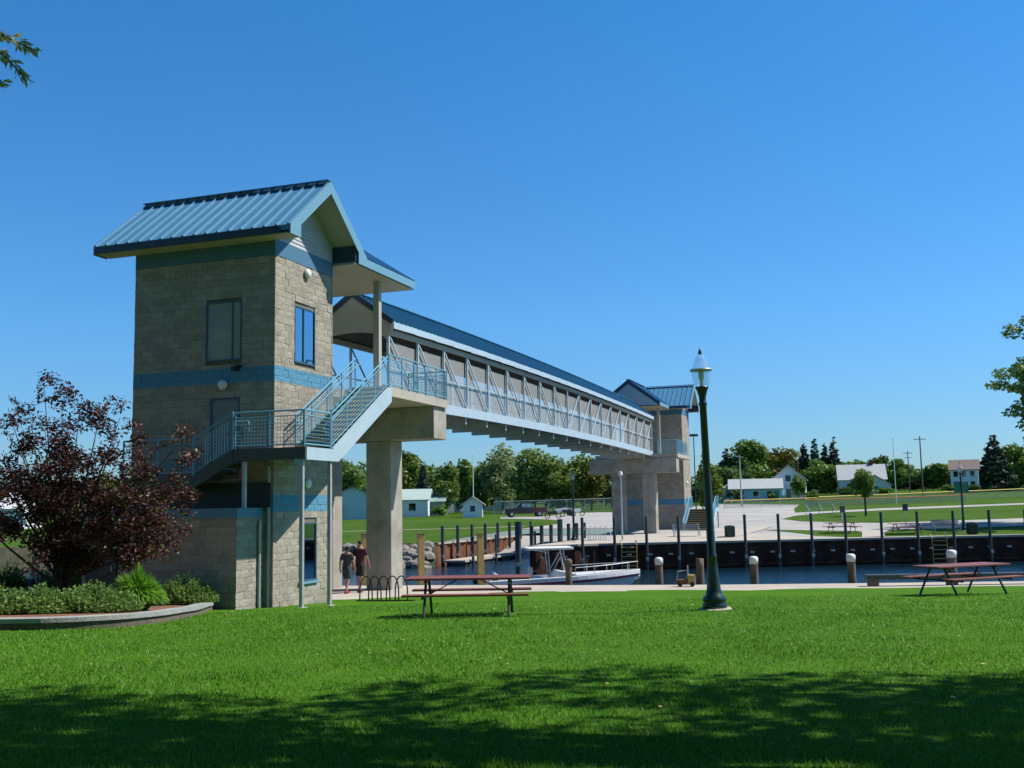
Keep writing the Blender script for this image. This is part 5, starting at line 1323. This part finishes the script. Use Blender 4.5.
for px,pyb,pyt,lb in((843,526,506,'small sign on a thin post left of the slim young tree'),(906,527,504,'small dark sign on a thin post left of the far bench')):
    b=gfar(px,pyb); zt=od(px,pyt,b.y).z-b.z; t=thing('sign_post',lb,'sign',tuple(b)); MB().tube([(0,0,0),(0,0,zt)],.04,6).build('post','galv',t); MB().box(-.22,.22,-.07,-.045,zt-.55,zt).build('sign_panel','greensteel',t)
b=gfar(823,514)
t=thing('bleacher','small white metal bleacher on the lawn left of the slim young tree','bleacher',tuple(b))
for i in range(3): MB().box(-1.6,1.6,i*.6,i*.6+.25,.4+i*.35,.46+i*.35).build('seat_plank','galv',t)
for x in(-1.5,0,1.5): MB().tube([(x,0,0),(x,0,.4),(x,1.4,1.15),(x,1.4,0)],.04,6).build('frame','galv',t)
fence('pale low dugout fence at the right border',(96,190),(112,190),2.2,5,'chain')
# floodlight / posts by piers
b=gfar(622.5,541)
t=thing('bollard_light','white topped slim post in front of the far pier','post',(b.x,b.y,b.z)); MB().tube([(0,0,0),(0,0,4.7)],.06,8).build('shaft','galv',t); MB().lathe([(.12,0),(.17,.12),(.12,.28),(.03,.32)],12,(0,0,4.7)).build('head','white',t)
# traffic blocks red/white
b=gfar(728,503); t=thing('road_barrier','red and white striped low barrier at the back of the parking lot','barrier',tuple(b))
MB().box(-.7,.7,-.1,.1,.55,.85).build('board','orange',t); MB().box(-.35,.35,-.11,-.101,.60,.80).build('stripe','white',t)
for x in(-.6,.6): MB().beam((x,-.3,0),(x,0,.55),.06,.06).build('leg','white',t); 
# ================================================================== VEHICLES
def truck():
    b=gfar(524,517.2); t=thing('pickup_truck','dark pickup truck with a maroon bed parked behind the launch ramp','truck',(b.x,b.y,b.z+.02),.15)
    body=mat('dark_truck_paint',(.012,.014,.02),.25,spec=.7); mar=mat('maroon_truck_paint',(.10,.015,.03),.3,spec=.6)
    m=MB(); m.prism([(-2.7,-.95,.45),(1.0,-.95,.45),(1.0,-.95,1.12),(.95,-.95,1.85),(-.55,-.95,1.85),(-1.2,-.95,1.18),(-2.65,-.95,1.08)],(0,1.9,0)); m.build('cab',body,t,bevel=.05)
    m=MB(); m.box(1.03,2.9,-.95,-.85,.55,1.22); m.box(1.03,2.9,.85,.95,.55,1.22); m.box(2.8,2.9,-.85,.85,.55,1.22); m.box(1.03,2.8,-.85,.85,.55,.65); m.build('bed',mar,t)
    for y in(-.96,.955): 
        MB().box(-.45,.15,y,y+.006,1.28,1.75).build('window','glass',t); MB().box(.22,.85,y,y+.006,1.28,1.75).build('window','glass',t)
    MB().box(2.9,2.98,-.9,.9,.45,.62).build('bumper','white',t)
    for x in(-1.75,1.95):
        for y in(-.97,.75):
            w=MB().lathe([(.34,0),(.40,.04),(.40,.2),(.34,.24)],20); o=w.build('wheel','rubber',t,smooth=False); o.location=(x,y+.24,.40); o.rotation_euler=(PI/2,0,0)
            r=MB().lathe([(.2,.243),(.18,.25)],14).build('rim','galv',o)
    for y in(-.7,.7): MB().box(-2.72,-2.68,y-.18,y+.18,.75,.95).build('headlight','lens',t)
truck()
# boat trailer and two motorbikes/jet skis right of truck
b=gfar(546,516.5); t=thing('boat_trailer','white boat trailer hitched behind the pickup truck','trailer',(b.x,b.y,b.z+.02),.1)
MB().beam((-.8,0,.5),(4.2,0,.5),.12,.12).build('frame','white',t); MB().prism([(1.0,-.5,.6),(4.0,-.5,.6),(4.0,-.5,.9),(2.6,-.5,1.1),(1.2,-.5,.85)],(0,1.0,0)).build('bunk','white',t)
for y in(-.8,.8):
    w=MB().lathe([(.24,-.08),(.3,-.05),(.3,.05),(.24,.08)],16).build('wheel','rubber',t); w.location=(3.2,y,.3); w.rotation_euler=(PI/2,0,0)
def bike(px,py,label,col):
    b=gfar(px,py); t=thing('motorcycle',label,'motorcycle',(b.x,b.y,b.z+.02),.2,'motorcycles parked behind the pickup truck')
    for x in(-.7,.7):
        pts=[(x+.3*math.cos(a),0,.33+.3*math.sin(a)) for a in [2*PI*k/14 for k in range(15)]]; MB().tube(pts,.06,6).build('wheel','rubber',t)
    MB().prism([(-.55,-.14,.5),(.4,-.14,.5),(.55,-.14,.8),(.2,-.14,.98),(-.1,-.14,.85),(-.7,-.14,.9),(-.8,-.14,.8)],(0,.28,0)).build('body',col,t,bevel=.03)
    MB().tube([(.7,0,.33),(.45,0,.95),(.35,-.3,1.1)],.03,6).build('fork','galv',t); MB().tube([(.45,0,.95),(.35,.3,1.1)],.025,6).build('handlebar','black',t)
bike(568,516.8,'black motorcycle parked left of the white one','black'); bike(577,516.2,'white motorcycle parked beside the black one','white')
b=gfar(553,518.3); bike(553,518.6,'dark motorcycle nearest the pickup truck','black')
# ================================================================== GRASS BLADES (near lawn)
def blades():
    N=270000; u=rng.random(N); y=5.2+(30-5.2)*u**1.55; x=(rng.random(N)*2-1)*(y*.52+.6)
    # keep off planter and tower
    keep=~((x<-7.0)&(y>21.0))&(rng.random(N)>np.clip((y-19)/11,0,1)); x=x[keep];y=y[keep]; n=len(x)
    ys=np.array([p[0] for p in _H]);zs=np.array([p[1] for p in _H]); z=np.interp(y,ys,zs)+.012*np.sin(x*1.3+y*.7)
    k=np.clip((y-22)/6,0,1)*np.clip((-x-2)/4,0,1)*np.clip((36-y)/5,0,1); z=z-.1*k
    h=(.014+.030*rng.random(n)**1.5)*(1+.35*np.sin(x*2.1+np.sin(y*.9)*2)*np.sin(y*1.7+np.sin(x*.7)*2)); a=rng.random(n)*2*PI; w=.003+.00042*y
    lean=rng.normal(size=(n,2))*.022
    dx=np.cos(a)*w;dy=np.sin(a)*w
    V=np.stack([np.stack([x-dx,y-dy,z-.01],1),np.stack([x+dx,y+dy,z-.01],1),np.stack([x+lean[:,0],y+lean[:,1],z+h],1)],1).reshape(-1,3)
    m=leafmat('lawn_blade',(.065,.19,.010),(.17,.36,.030),.4,.45)
    o=fastmesh('grass',V,np.arange(3*n).reshape(-1,3),m,n=3); tag(o,'short mown grass blades of the near lawn','grass',kind='stuff')
blades()
# fallen leaves on lawn
fl=MB()
for i in range(60):
    y=random.uniform(7,24); x=random.uniform(-.45,.45)*y; z=hnear(x,y)+.035; a=random.random()*6; s=.03
    fl.add([(x+s*math.cos(a),y+s*math.sin(a),z),(x-s*.5*math.sin(a),y+s*.5*math.cos(a),z+.01),(x-s*math.cos(a),y-s*math.sin(a),z+.005),(x+s*.5*math.sin(a),y-s*.5*math.cos(a),z)],[(0,1,2,3)])
o=fl.build('fallen_leaves',mat('dry_leaf',(.40,.33,.16),.8)); tag(o,'scattered dry leaves lying on the near lawn','leaves',kind='stuff')
